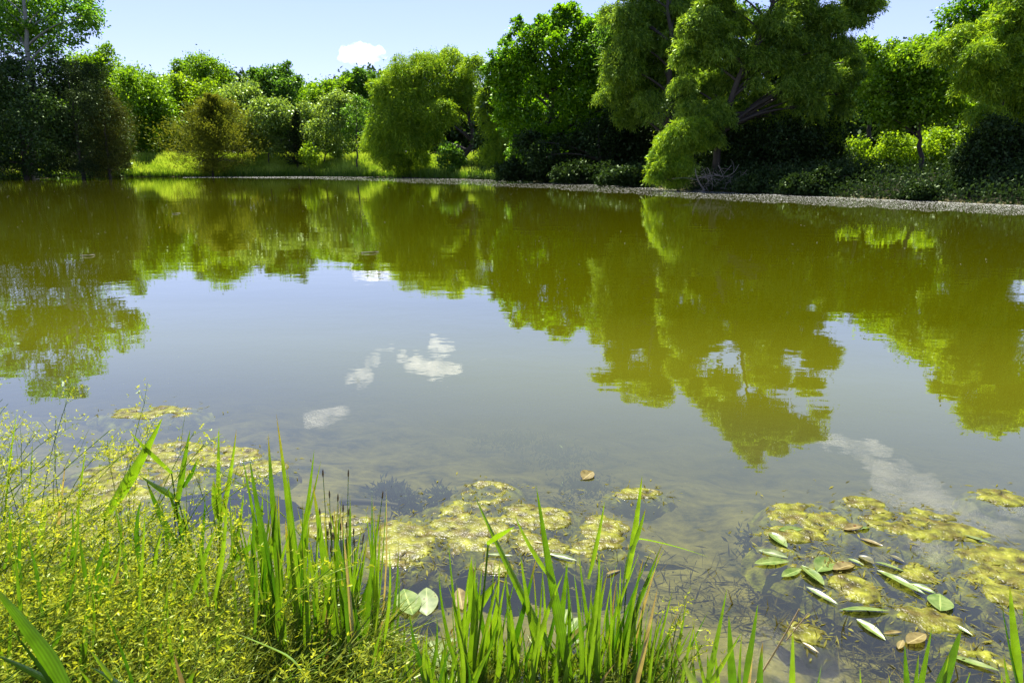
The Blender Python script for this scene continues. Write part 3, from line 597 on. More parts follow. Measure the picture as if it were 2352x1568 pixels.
def ribbon(pts, Wd, side, fold=0.18, prof=None):
    """folded strip along pts"""
    n_ = len(pts); t = np.linspace(0, 1, n_)
    if prof is None: prof = np.minimum(1, 1.5 * (1 - t) ** 0.75) * (0.62 + 0.38 * np.minimum(1, t * 3.0))
    tg = norm(np.gradient(pts, axis=0)); sd_ = norm(side - tg * np.sum(side * tg, -1, keepdims=True)); nn = np.cross(sd_, tg)
    hw = (prof * Wd * 0.5)[:, None]
    V = np.stack([pts - sd_ * hw + nn * hw * fold * 2, pts, pts + sd_ * hw + nn * hw * fold * 2], 1).reshape(-1, 3)
    i = (np.arange(n_ - 1) * 3)[:, None]
    Fq = np.concatenate([i + np.array([[0, 1, 4, 3]]), i + np.array([[1, 2, 5, 4]])], 0)
    return V, Fq, np.tile([-1.0, 0.0, 1.0], n_)
def set_across(o, ac):
    if len(ac) > 12 and len(ac) % 3 == 0 and ac[0] == -1.0:
        t_ = np.repeat(np.linspace(0, 1, len(ac) // 3), 3); e_ = rng.uniform(.80, 1.02)
        b_ = o.data.attributes.new('dry', 'FLOAT', 'POINT'); b_.data.foreach_set('value', (np.clip((t_ - e_) * 7, 0, 1) * rng.uniform(.3, 1)).astype(np.float32))
    a = o.data.attributes.new('across', 'FLOAT', 'POINT'); a.data.foreach_set('value', ac.astype(np.float32))
def blade(root, p0, p1, wpx, Y=1.6, bend=0.0, sag=0.0, mat=None, Yt=None, twist=None, name='blade', tint=None):
    a_ = Q(p0[0], p0[1], Y); b_ = Q(p1[0], p1[1], Y if Yt is None else Yt)
    L = np.linalg.norm(b_ - a_); k = T((p0[1] + p1[1]) / 2, Y) / F0
    dx = (b_ - a_) / L; right = np.array([1.0, 0, 0]); perp = norm(np.cross(dx, np.array([0, 1.0, 0])))
    mid = (a_ + b_) / 2 + perp * bend * k + np.array([0, 0, sag * k])
    pts = bez(a_, mid, b_, 13)
    mat = mat or (DRY if (wpx < 12 and rng.random() < .07) else None)
    tw = rng.normal(0, 0.35) if twist is None else twist
    side = np.cross(dx, np.array([math.sin(tw), math.cos(tw), 0.2])); 
    V, Fq, ac = ribbon(pts, wpx * k * 1.15, np.broadcast_to(side, pts.shape), fold=rng.uniform(0.18, 0.5))
    o = mesh_np(name, V, Fq, mat or BLADE, root, np.full(len(Fq), np.clip(rng.normal(0.5, 0.33), 0, 1) if tint is None else tint), True)
    set_across(o, ac); return o
def stalk(root, p0, p1, r0, Y, mat, bend=0.0, name='stem', Yt=None):
    a_ = Q(p0[0], p0[1], Y); b_ = Q(p1[0], p1[1], Yt or Y); k = T(p1[1], Y) / F0
    mid = (a_ + b_) / 2 + np.array([bend * k, 0, 0])
    V, Fq = tube(bez(a_, mid, b_, 10), np.linspace(r0, r0 * 0.6, 10), 5)
    o = mesh_np(name, V, Fq, mat, root, np.full(len(Fq), rng.uniform(.3, .7)), True); set_across(o, np.zeros(len(V))); return o
G_GR = 'clumps of tall grass on the near bank'
def clump(label, px, Y, name='grass_clump'):
    p = Q(px, 1500, Y); return empty(name, (p[0], Y, float(ground(p[0], Y))), label, 'grass clump', G_GR)

# clump with crossing leaves, left
Y = 1.95
c = clump('tall grass with crossing leaves rising out of the yellow rushes at left', 400, Y)
for a_, b_, w_, be, mt in [((238, 1195), (374, 958), 22, -8, None), ((395, 1088), (298, 990), 14, 10, None), ((402, 1180), (437, 985), 13, 4, None), ((412, 1152), (322, 1092), 15, 12, None),
                       ((445, 1330), (335, 1100), 19, 22, None), ((440, 1250), (385, 1115), 13, 14, None), ((420, 1120), (455, 1050), 9, -6, None), ((362, 1450), (375, 1230), 16, -4, None), ((366, 1460), (355, 1240), 15, 6, None),
                       ((470, 1420), (420, 1150), 12, 10, None), ((320, 1530), (228, 1375), 13, 8, None), ((345, 1500), (372, 1320), 10, 0, None)]:
    blade(c, a_, b_, w_, Y, be, mat=mt)
for a_, b_, be in [((432, 1480), (394, 1086), 12), ((480, 1520), (410, 1150), 18), ((420, 1500), (400, 1180), 4), ((225, 1560), (240, 1190), 6)]: stalk(c, a_, b_, .0035, Y, BLADE, be)
# the pair of tall blades
Y = 1.85
c = clump('pair of narrow upright grass blades between the crossing leaves and the dense clump', 515, Y)
for a_, b_, w_, be in [((508, 1250), (503, 980), 11, 5), ((495, 1240), (543, 985), 11, -8), ((500, 1190), (490, 1100), 14, 0), ((560, 1290), (510, 1140), 9, 4), ((535, 1290), (560, 1130), 8, -4), ((505, 1500), (503, 1230), 14, 3), ((470, 1330), (448, 1240), 10, 3), ((590, 1250), (512, 1345), 18, -28)]:
    blade(c, a_, b_, w_, Y, be)
for a_, b_, be in [((512, 1500), (492, 1190), 8), ((500, 1500), (505, 1230), 3)]: stalk(c, a_, b_, .003, Y, BLADE, be)
# the dense clump
Y = 1.62
c = clump('densest tall clump of bright green grass left of centre', 690, Y)
main = [((690, 1640), (634, 948), 24, -10), ((655, 1420), (616, 995), 15, 8), ((620, 1450), (556, 1045), 13, -4), ((640, 1400), (573, 1050), 15, 8), ((700, 1500), (660, 1075), 17, 6), ((655, 1500), (722, 1030), 14, -10),
        ((640, 1440), (738, 1055), 10, -4), ((800, 1640), (718, 1105), 22, 8), ((765, 1640), (846, 1225), 15, -8), ((800, 1640), (872, 1165), 15, -8), ((705, 1640), (655, 1190), 22, 6), ((735, 1640), (690, 1250), 20, 4),
        ((680, 1640), (600, 1190), 15, 8), ((830, 1640), (815, 1250), 15, 6), ((650, 1640), (640, 1260), 15, -4), ((605, 1640), (660, 1290), 15, -4), ((745, 1640), (775, 1150), 11, -3), ((700, 1640), (765, 1260), 12, -5), ((672, 1640), (590, 1320), 18, 14), ((720, 1640), (800, 1400), 16, -10), ((860, 1640), (852, 1330), 13, 3)]
for a_, b_, w_, be in main: blade(c, a_, b_, w_, Y + rng.uniform(-.1, .12), be)
for _ in range(105):
    x0 = rng.uniform(560, 870); x1 = x0 + rng.normal(0, 45); blade(c, (x0, 1640), (x1, rng.uniform(1110, 1520)), rng.uniform(5, 15), Y + rng.uniform(-.15, .15), rng.normal(0, 24))
# the pale bent leaf in front
c = clump('single pale grass leaf arching over in front of the dense clump', 700, 1.2, 'grass_leaf')
a_ = Q(722, 1640, 1.18)
p = np.concatenate([bez(a_, Q(715, 1520, 1.18), Q(640, 1492, 1.18), 9), bez(Q(640, 1492, 1.18), Q(590, 1470, 1.18), Q(526, 1448, 1.18), 7)[1:]])
V, Fq, ac = ribbon(p, 0.019, np.broadcast_to(np.array([0.3, -0.75, 0.75]), p.shape)); o = mesh_np('blade', V, Fq, BLADE_PALE, c, np.full(len(Fq), .6), True); set_across(o, ac)
# middle clump
Y = 1.62
c = clump('loose tall grass clump in the middle, one blade crossing another', 1230, Y)
main = [((1318, 1640), (1231, 1112), 26, 14), ((1330, 1620), (1088, 1133), 18, 6), ((1085, 1420), (1083, 1278), 14, 2), ((1060, 1440), (1140, 1332), 24, -8), ((1275, 1340), (1180, 1178), 9, 14), ((1130, 1640), (1234, 1272), 15, -12), ((1280, 1520), (1304, 1286), 15, -4),
        ((1350, 1540), (1376, 1300), 15, -3), ((1352, 1330), (1389, 1150), 9, -6), ((1120, 1500), (1085, 1300), 10, 4), ((1075, 1600), (1030, 1240), 8, 12), ((1375, 1560), (1330, 1270), 9, 10), ((1250, 1560), (1195, 1270), 13, 8), ((1220, 1640), (1280, 1380), 14, -6),
        ((1100, 1640), (1148, 1350), 16, 3), ((1065, 1640), (1096, 1400), 15, 0), ((1200, 1640), (1165, 1380), 13, 4), ((1290, 1500), (1392, 1380), 8, -6), ((1270, 1500), (1330, 1430), 14, -12)]
for a_, b_, w_, be in main: blade(c, a_, b_, w_, Y + rng.uniform(-.08, .1), be)
for _ in range(90):
    x0 = rng.uniform(1050, 1420); x1 = x0 + rng.normal(15, 40); blade(c, (x0, 1640), (x1, rng.uniform(1260, 1550)), rng.uniform(4, 14), Y + rng.uniform(-.12, .1), rng.normal(4, 22))
c2 = clump('thick green grass stalk with a folded leaf at its tip', 1100, Y - .03, 'grass_stalk')
stalk(c2, (1072, 1640), (1121, 1250), .0042, Y - .03, BLADE, 10); blade(c2, (1121, 1252), (1184, 1208), 20, Y - .03, -4, name='folded_leaf', tint=.9)
blade(c2, (1060, 1600), (1088, 1330), 14, Y - .03, 4)
# leaning sheaf
Y = 1.7
c = clump('sheaf of grass leaning right with one blade bent level over the water', 1430, Y)
main = [((1440, 1330), (1475, 1090), 13, -4), ((1450, 1270), (1483, 1166), 9, -3), ((1395, 1640), (1525, 1240), 14, 20), ((1410, 1600), (1535, 1242), 11, 26), ((1440, 1600), (1520, 1260), 9, 18), ((1375, 1620), (1500, 1255), 12, 14), ((1340, 1640), (1470, 1265), 10, 10), ((1400, 1520), (1395, 1370), 10, 6),
        ((1425, 1560), (1478, 1280), 11, 8), ((1450, 1640), (1415, 1330), 9, 8), ((1460, 1640), (1560, 1400), 9, 4), ((1480, 1640), (1510, 1440), 12, 2)]
for a_, b_, w_, be in main: blade(c, a_, b_, w_, Y + rng.uniform(-.08, .1), be)
p = np.concatenate([bez(Q(1428, 1400, Y), Q(1440, 1235, Y), Q(1470, 1238, Y), 9), bez(Q(1470, 1238, Y), Q(1540, 1248, Y), Q(1634, 1281, Y - .02), 9)[1:]])
V, Fq, ac = ribbon(p, 0.016, np.broadcast_to(np.array([0.2, -0.8, 0.6]), p.shape)); o = mesh_np('bent_blade', V, Fq, BLADE, c, np.full(len(Fq), .8), True); set_across(o, ac)
stalk(c, (1425, 1640), (1440, 1330), .003, Y, BLADE, -6)
for _ in range(56):
    x0 = rng.uniform(1380, 1540); blade(c, (x0, 1640), (x0 + rng.normal(35, 35), rng.uniform(1340, 1540)), rng.uniform(5, 11), Y + rng.uniform(-.2, .05), rng.normal(5, 12))
c = clump('low mixed grass tuft between the dense clump and the middle grass', 960, 1.45)
for _ in range(46):
    x0 = rng.uniform(850, 1075); blade(c, (x0, 1640), (x0 + rng.normal(0, 40), rng.uniform(1400, 1560)), rng.uniform(4, 11), 1.45 + rng.uniform(-.1, .1), rng.normal(0, 20))
# right small clumps
Y = 1.5
c = clump('short grass clump with spreading blades right of the leaning sheaf', 1670, Y)
for a_, b_, w_, be in [((1610, 1640), (1670, 1350), 12, -4), ((1690, 1640), (1674, 1410), 17, 3), ((1708, 1600), (1741, 1385), 15, -5), ((1700, 1640), (1704, 1452), 14, 2), ((1745, 1640), (1752, 1472), 13, 5), ((1818, 1640), (1821, 1444), 12, -2), ((1590, 1640), (1704, 1450), 11, -3), ((1560, 1640), (1597, 1425), 9, 8), ((1640, 1640), (1590, 1420), 8, 6), ((1660, 1640), (1640, 1470), 8, 4), ((1715, 1640), (1732, 1470), 9, 2), ((1600, 1640), (1590, 1500), 9, 0), ((1870, 1640), (1888, 1520), 6, 0), ((1985, 1640), (1975, 1530), 5, 2), ((1640, 1640), (1625, 1500), 12, 4)]:
    blade(c, a_, b_, w_, Y + rng.uniform(-.06, .06), be)
blade(c, (1668, 1640), (1570, 1511), 22, Y - .1, 34, mat=BLADE_PALE, name='pale_blade')
c = clump('few green blades at the bottom edge with one broad blade, far right', 2150, Y)
for a_, b_, w_, be in [((2110, 1640), (2141, 1440), 15, -4), ((2140, 1640), (2209, 1441), 24, -8), ((2090, 1640), (2078, 1480), 12, 3), ((2160, 1640), (2180, 1500), 9, 0), ((2100, 1600), (2110, 1500), 7, 0), ((2200, 1640), (2230, 1540), 8, 0), ((2060, 1640), (2040, 1545), 6, 0)]:
    blade(c, a_, b_, w_, Y, be)
Y = 1.55
c = clump('tall grass blades cut off by the right frame edge', 2330, Y)
for a_, b_, w_, be in [((2360, 1640), (2298, 1364), 16, 8), ((2345, 1600), (2319, 1340), 17, 4), ((2335, 1640), (2305, 1500), 9, 2), ((2400, 1640), (2350, 1390), 16, 4), ((2310, 1640), (2300, 1540), 8, 0)]:
    blade(c, a_, b_, w_, Y, be)
# bottom left broad leaves
Y = 1.0
c = clump('broad dark green grass leaves in the bottom left corner', 80, Y)
for a_, b_, w_, be in [((170, 1640), (-30, 1330), 42, -14), ((200, 1640), (-20, 1500), 24, -16), ((130, 1600), (20, 1440), 14, -6)]: blade(c, a_, b_, w_, Y, be, tint=.25)
c = clump('short pale leaved grass tuft in front of the rushes, bottom left', 260, 1.08)
for a_, b_, w_, be, mt in [((330, 1640), (205, 1530), 18, -20, BLADE_PALE), ((300, 1640), (205, 1490), 14, -8, None), ((245, 1640), (175, 1530), 13, -6, None), ((420, 1640), (455, 1530), 15, 20, None), ((320, 1640), (235, 1385), 14, -10, None), ((440, 1640), (400, 1500), 11, 4, None)]: blade(c, a_, b_, w_, 1.08, be, mat=mt)

c = clump('scattered slim green blades standing among the yellow rushes', 300, 1.7)
for _ in range(90):
    x0 = rng.uniform(-20, 600); yy = rng.uniform(1.25, 2.0); t_ = rng.uniform(1130, 1440); L_ = rng.uniform(120, 300)
    blade(c, (x0, t_ + L_), (x0 + rng.normal(12, 30), t_), rng.uniform(5, 12), yy, rng.normal(0, 14))
for x0, t_ in [(40, 940), (75, 1010), (150, 1060), (200, 1010), (25, 1060), (110, 1120)]: blade(c, (x0 - 30, t_ + 260), (x0, t_), rng.uniform(5, 8), 2.2, rng.normal(0, 10))
# spike rush with brown tips
Y = 1.8
c = empty('spike_rush', (Q(775, 1450, Y)[0], Y, -.1), 'clump of thin leafless rush stalks with small brown tips beside the dense grass', 'rush')
TIP = barkmat('brown spike', (0.10, 0.06, 0.03), (0.2, 0.13, 0.06), 60)
tips = [(800, 1092), (742, 1092), (878, 1142), (757, 1140), (776, 1148), (788, 1172), (765, 1195), (735, 1180), (801, 1180), (750, 1230), (812, 1225), (782, 1215), (770, 1240), (795, 1250), (760, 1265), (820, 1270)]
for i, (tx, ty) in enumerate(tips + [(rng.uniform(735, 850), rng.uniform(1200, 1380)) for _ in range(26)]):
    bx = 775 + (tx - 775) * .55 + rng.normal(0, 10); yy = Y + rng.uniform(-.12, .12)
    s_ = stalk(c, (bx, 1500), (tx, ty), .0016, yy, BLADE, rng.normal(0, 4))
    if i < 30:
        e = Q(tx, ty, yy); d_ = norm(e - Q(bx, 1500, yy)); V, Fq = tube(np.stack([e - d_ * .004, e, e + d_ * .008, e + d_ * .016, e + d_ * .02]), np.array([.0014, .0024, .0028, .0018, .0004]), 6)
        mesh_np('seed_spike', V, Fq, TIP, c, None, True)

# yellow green flowering rushes: one uncountable stand
RUSH = leafmat('rush stem', (0.045, 0.11, 0.004), (0.19, 0.26, 0.02), trans=0.35)
FLOR = leafmat('rush floret', (0.15, 0.20, 0.012), (0.33, 0.36, 0.035), trans=0.4, gloss=0.03)
THATCH = leafmat('rush thatch', (0.03, 0.06, 0.006), (0.17, 0.20, 0.03), trans=0.3)
def panicle(AS, AF, top, base, size, nbr, nfl, lean):
    mid = (top + base) / 2 - lean * 0.25
    pts = bez(base, mid, top, 8)
    AS.add(*tube(pts, np.linspace(.0022, .0011, 8), 4), rng.uniform(.1, .9))
    d_ = norm(pts[-1] - pts[-2]); bases = []
    for b in range(nbr):
        o_ = top - d_ * size * rng.uniform(0, 1.2)
        dr = norm(d_ * rng.uniform(.5, 1.2) + rng.normal(size=3) * .6 + lean * .5); L = size * rng.uniform(.35, 1.0)
        e = o_ + dr * L; md = o_ + dr * L * .5 + np.array([0, 0, .12 * L])
        bp = bez(o_, md, e, 4); AS.add(*tube(bp, np.linspace(.0009, .0005, 4), 3), rng.uniform(.4, 1))
        t = rng.uniform(.25, 1.0, nfl)[:, None]
        bases.append(o_ + (e - o_) * t + np.array([0, 0, .12 * L]) * 2 * t * (1 - t) + rng.normal(size=(nfl, 3)) * .007 * (1 + 2 * t))
    B = np.concatenate(bases); k = 3
    pp = np.repeat(B, k, 0); dd_ = norm(rng.normal(size=(len(pp), 3)) + d_ * .6)
    V, Fq = leaf_quads(pp, dd_, rdir(len(pp)), rng.uniform(.008, .016, len(pp)), rng.uniform(.0028, .005, len(pp)))
    AF.add(V, Fq, np.repeat(np.clip(rng.normal(.5, .25, len(B)), 0, 1), k))
AS, AF = Acc(), Acc()
ubx = [-150, 0, 150, 300, 430, 500, 600, 680, 750, 860]; uby = [860, 880, 900, 935, 960, 1060, 1060, 1120, 1230, 1330]
cnt = 0
while cnt < 300:
    px = rng.uniform(-140, 870); ub = np.interp(px, ubx, uby); py = ub + (1600 - ub) * rng.random() ** 0.9
    f_ = (py - ub) / (1600 - ub)
    if rng.random() > np.interp(f_, [0, .1, .25, .4, .8, 1], [.2, .45, .8, 1, .7, .4]): continue
    if px > 560 and rng.random() < .45: continue
    z = rng.uniform(.30, .62) * np.interp(f_, [0, .5, 1], [1.0, .9, .8])
    top = P(px, py, z)
    if top[1] > 2.9 or top[1] < 1.0: continue
    if px > 540 and top[1] < 1.72 and rng.random() < .8: continue
    ln = np.array([rng.normal(.55, .3), rng.normal(.1, .2), 0])
    base = top - ln * z - np.array([0, 0, z]); base[2] = min(float(ground(base[0], base[1])), 0.05)
    panicle(AS, AF, top, base, rng.uniform(.07, .17), rng.integers(4, 8), rng.integers(4, 8), ln); cnt += 1
n_ = 13000
px = rng.uniform(-150, 900, n_); py = rng.uniform(1150, 1650, n_); z = rng.uniform(.0, .22, n_)
ok = py > np.interp(px, [-150, 300, 600, 870, 900], [1230, 1290, 1330, 1420, 1560]); px, py, z = px[ok], py[ok], z[ok]
pt = np.stack([P(a_, b_, c_) for a_, b_, c_ in zip(px, py, z)])
ax = norm(np.stack([rng.normal(.7, .5, len(px)), rng.normal(0, .5, len(px)), rng.normal(.45, .4, len(px))], -1))
V, Fq = leaf_quads(pt, ax, rdir(len(px)), rng.uniform(.06, .22, len(px)), rng.uniform(.002, .005, len(px)), .05)
AT = Acc(); AT.add(V, Fq, np.clip(rng.normal(.5, .3, len(px)), 0, 1))
tag(AS.build('rush_stems', RUSH), 'mass of slanting green rush stems filling the lower left', 'rushes', kind='stuff')
tag(AF.build('rush_flowers', FLOR), 'haze of tiny yellow rush flower stars over the lower left bank', 'rush flowers', kind='stuff')
tag(AT.build('rush_thatch', THATCH), 'tangled thatch of fallen stems at the foot of the rushes', 'thatch', kind='stuff')
# single flowering rushes that stand apart
def sprig(label, base, top, Y, size, nbr, nfl):
    a_, b_ = Q(*base, Y), Q(*top, Y); s1, s2 = Acc(), Acc()
    panicle(s1, s2, b_, a_, size, nbr, nfl, np.array([.2, 0, 0]))
    r_ = empty('flowering_rush', tuple(a_), label, 'rush', 'single flowering rushes'); s1.build('stem', RUSH, r_); s2.build('flowers', FLOR, r_)['kind'] = 'stuff'
sprig('flowering rush sprig standing over the water right of the leaning grass sheaf', (1565, 1640), (1562, 1410), 1.55, .075, 6, 6)
sprig('low flowering rush sprig right at the foot of the short spreading grass', (1590, 1640), (1612, 1480), 1.48, .05, 5, 5)
sprig('tallest yellow flowering rush in front of the cottonwood reflection', (90, 1250), (160, 905), 2.35, .10, 6, 6)
sprig('flowering rush sticking up alone right of the cottonwood reflection', (300, 1200), (332, 925), 2.3, .08, 6, 6)

# low litter and short grass at the bottom edge
n_ = 2600
px = rng.uniform(840, 1560, n_); py = rng.uniform(1500, 1680, n_); pt = np.stack([P(a_, b_, rng.uniform(-.01, .05)) for a_, b_ in zip(px, py)])
V, Fq = leaf_quads(pt, norm(np.stack([rng.normal(.2, .7, n_), rng.normal(0, .6, n_), rng.normal(.5, .5, n_)], -1)), rdir(n_), rng.uniform(.04, .13, n_), rng.uniform(.002, .006, n_), .05)
A = Acc(); A.add(V, Fq, np.clip(rng.normal(.5, .3, n_), 0, 1)); tag(A.build('shore_litter', THATCH), 'tangle of dead stems and short grass along the near waterline', 'litter', kind='stuff')

# ------------------------------------------------------------------ algae mats, pondweed and floating bits
m, n, out = newmat('algae')
geo = N_(n, 'ShaderNodeNewGeometry'); n1 = N_(n, 'ShaderNodeTexNoise'); n1.inputs['Scale'].default_value = 26; n1.inputs['Detail'].default_value = 6; n.links.new(geo.outputs['Position'], n1.inputs[0])
n2 = N_(n, 'ShaderNodeTexNoise'); n2.inputs['Scale'].default_value = 16; n2.inputs['Detail'].default_value = 6; n.links.new(geo.outputs['Position'], n2.inputs[0])
vo = N_(n, 'ShaderNodeTexVoronoi'); vo.inputs['Scale'].default_value = 115; n.links.new(geo.outputs['Position'], vo.inputs[0])
c1 = ramp(n, n1.outputs[0], [(0.3, (0.03, 0.03, 0.004)), (0.48, (0.095, 0.10, 0.008)), (0.7, (0.175, 0.18, 0.022))])
c2 = ramp(n, n2.outputs[0], [(0.35, (0.55, 0.42, 0.5)), (0.5, (0.9, 0.85, 0.8)), (0.65, (1.25, 1.25, 1.0))])
mu = N_(n, 'ShaderNodeMix'); mu.data_type = 'RGBA'; mu.blend_type = 'MULTIPLY'; mu.inputs[0].default_value = 1; n.links.new(c1, mu.inputs[6]); n.links.new(c2, mu.inputs[7])
pb = N_(n, 'ShaderNodeBsdfPrincipled'); n.links.new(mu.outputs[2], pb.inputs['Base Color']); 
pb.inputs['Roughness'].default_value = 0.38
sxz = N_(n, 'ShaderNodeSeparateXYZ'); n.links.new(geo.outputs['Position'], sxz.inputs[0])
mz = N_(n, 'ShaderNodeMapRange'); mz.inputs[1].default_value = -0.001; mz.inputs[2].default_value = 0.003; mz.inputs[3].default_value = 0.0; mz.inputs[4].default_value = 0.18; n.links.new(sxz.outputs[2], mz.inputs[0]); n.links.new(mz.outputs[0], pb.inputs['Specular IOR Level'])
bu = N_(n, 'ShaderNodeBump'); bu.inputs['Strength'].default_value = 0.38; bu.inputs['Distance'].default_value = 0.005
n.links.new(vo.outputs[0], bu.inputs['Height']); bu2 = N_(n, 'ShaderNodeBump'); bu2.inputs['Strength'].default_value = 0.8; bu2.inputs['Distance'].default_value = 0.008
n.links.new(n1.outputs[0], bu2.inputs['Height']); n.links.new(bu.outputs[0], bu2.inputs['Normal']); n.links.new(bu2.outputs[0], pb.inputs['Normal']); n.links.new(pb.outputs[0], out.inputs[0]); ALGAE = m
G_AL = 'floating algae mats near the bank'
seedn = [0]
def algae(label, px, py, w_, h_, rot=0.0, lift=0.0):
    seedn[0] += 1; sd_ = seedn[0] * 3.7
    c = P(px, py); k = math.hypot(c[1], CAM_H) / F0
    w_, h_ = w_ * 1.4, h_ * 1.4
    hx = w_ / 2 * np.linalg.norm(P(px + 1, py) - c); hy = h_ / 2 * np.linalg.norm(P(px, py + 1) - P(px, py))
    nr, na = 30, 72
    r = np.linspace(0, 1.6, nr)[:, None]; th = np.linspace(0, 2 * np.pi, na, endpoint=False)[None]
    X = r * np.cos(th) * hx; Yy = r * np.sin(th) * hy
    ca, sa = math.cos(rot), math.sin(rot); X, Yy = X * ca - Yy * sa, X * sa + Yy * ca
    gxx, gyy = c[0] + X, c[1] + Yy
    big = vnoise(gxx * 11, gyy * 15, sd_, 4) - .47; fine = vnoise(gxx * 60, gyy * 60, sd_ + 5, 3) - .47
    warp = r * (1 + 1.1 * (vnoise(gxx * 7, gyy * 9, sd_ + 9, 3) - .47))
    Z = 0.016 * (0.85 - warp ** 2 * 0.95) + 0.10 * big + 0.024 * fine + lift
    Z = np.where(Z > 0.003, 0.003 + (Z - 0.003) * 0.18, Z); Z = np.where(Z < -0.02, -0.02 + (Z + 0.02) * 0.9, Z)
    Z = Z - 0.06 * np.clip(r - 1.05, 0, 1) + c[2] * 0
    V = np.stack([gxx, gyy, Z], -1).reshape(-1, 3)
    i = (np.arange(nr - 1)[:, None] * na + np.arange(na)[None]); j = (np.arange(nr - 1)[:, None] * na + (np.arange(na)[None] + 1) % na)
    Fq = np.stack([i, j, j + na, i + na], -1).reshape(-1, 4)[na:]
    fan = np.stack([np.full(na, 0), np.arange(na) + na, (np.arange(na) + 1) % na + na, np.full(na, 0)], -1)
    V[:na] = V[:na].mean(0)
    o = mesh_np('algae_mat', V, np.concatenate([Fq, np.stack([np.arange(na), (np.arange(na) + 1) % na, (np.arange(na) + 1) % na + na, np.arange(na) + na], -1)]), ALGAE, None, None, True)
    tag(o, label, 'algae mat', G_AL); return o
for q in [('round knobbly algae mat right of the brown tipped rushes', 920, 1241, 104, 70), ('flat algae mat below the dark water weed in the middle', 1037, 1190, 122, 56), ('ragged algae mat joining the middle cluster from below', 1090, 1222, 105, 54),
          ('narrow upper algae mat crossed by the tallest middle grass blade', 1215, 1187, 120, 40), ('small algae patch just right of the tallest middle grass blade', 1268, 1193, 56, 28), ('rounded algae mat at the right end of the middle cluster', 1389, 1214, 76, 44),
          ('algae mat among the stems of the middle grass', 1190, 1243, 74, 38), ('low algae mat beside the beige floating leaf in the middle', 1372, 1266, 90, 36), ('algae mat with a pinkish floating scrap in the middle cluster', 1255, 1256, 70, 28), 
          ('thin scum strip in the middle cluster nearest the shore', 1140, 1303, 54, 22), ('small pale algae raft standing off above the middle cluster', 1122, 1130, 84, 34), ('faint algae scum right of the middle cluster', 1464, 1135, 84, 18), ('algae behind the brown tipped rushes', 770, 1205, 110, 40), ('small algae blob by the two upright pondweed leaves, left side', 850, 1478, 44, 40)]:
    algae(*q)
for q in [('half sunk brownish algae sheet in the middle cluster', 1010, 1250, 84, 40), ('half sunk algae strip under the round knobbly mat', 935, 1297, 100, 28), ('half sunk brown sheet at the left of the right hand cluster', 1834, 1275, 110, 50), ('sunken sheet in the heart of the right hand cluster', 1920, 1310, 110, 50)]:
    algae(*q, lift=-.018)
for q in [('broad algae mat at the upper left of the right hand cluster', 1859, 1194, 120, 54), ('isolated oval algae mat in the reflected cloud at right', 1992, 1166, 72, 32), ('rounded algae mat in the reflected cloud at right', 2055, 1203, 80, 46), ('algae mat touching the rounded one on its right', 2133, 1187, 76, 30),
          ('long slanting algae mat beside the white reflected cloud', 2188, 1234, 130, 46, -.15), ('algae mat at the right frame edge, upper of two', 2305, 1293, 120, 56), ('algae mat at the right frame edge with streaks, lower of two', 2310, 1340, 120, 44, -.2), ('algae mat low at the right edge behind the edge grass', 2330, 1375, 80, 40),
          ('small bright algae knob between pondweed leaves', 1962, 1353, 70, 40), ('algae beside the pond leaf end at right', 2115, 1313, 72, 30), ('lone algae mat by the dry forked twig', 1857, 1452, 62, 34), ('algae mat under the upright oval leaf at right', 2140, 1410, 106, 50), ('algae mat near the bottom right corner', 2258, 1487, 88, 56),
          ('thin algae at the top left of the right hand cluster', 1825, 1226, 90, 24), ('scrap of algae far out at the right', 2293, 1142, 84, 22)]:
    algae(*q)
for q in [('pale algae patch behind the rushes, highest one', 345, 947, 130, 18), ('pale algae streak behind the crossing leaves', 360, 1035, 150, 26), ('flat pale algae raft behind the pair of upright blades', 515, 1048, 110, 28), ('pale algae sheet behind the crossing leaves, middle', 330, 1085, 180, 40), ('pale algae sheet in the rushes at far left', 200, 1150, 200, 46), ('pale algae patch low in the rushes', 130, 1225, 200, 50), ('pale algae scrap at the stems of the dense clump', 600, 1075, 80, 24)]:
    algae(*q, lift=.006)

AC = Acc(); n_ = 5200
for o in [o_ for o_ in bpy.data.objects if o_.name.startswith('algae_mat')]:
    m_ = 110; co = np.empty(len(o.data.vertices) * 3, np.float32); o.data.vertices.foreach_get('co', co); co = co.reshape(-1, 3)
    ctr = co.mean(0); ext = co.std(0); k_ = rng.normal(size=(m_, 2)) * ext[:2] * 1.35
    pp = np.stack([ctr[0] + k_[:, 0], ctr[1] + k_[:, 1], rng.uniform(-.004, .005, m_)], -1)
    dd_ = norm(rng.normal(size=(m_, 3)) * [1, 1, .08]); V, Fq = leaf_quads(pp, dd_, np.array([0, 0, 1.0]) + rng.normal(size=(m_, 3)) * .2, rng.uniform(.006, .05, m_) , rng.uniform(.002, .009, m_), .1); AC.add(V, Fq, rng.random(m_))
SCUM = leafmat('scum', (0.035, 0.03, 0.008), (0.15, 0.14, 0.025), trans=.15, gloss=.01, rough=.5)
tag(AC.build('floating_scum', SCUM), 'loose crumbs and strands of algae drifting round the mats', 'scum', kind='stuff')
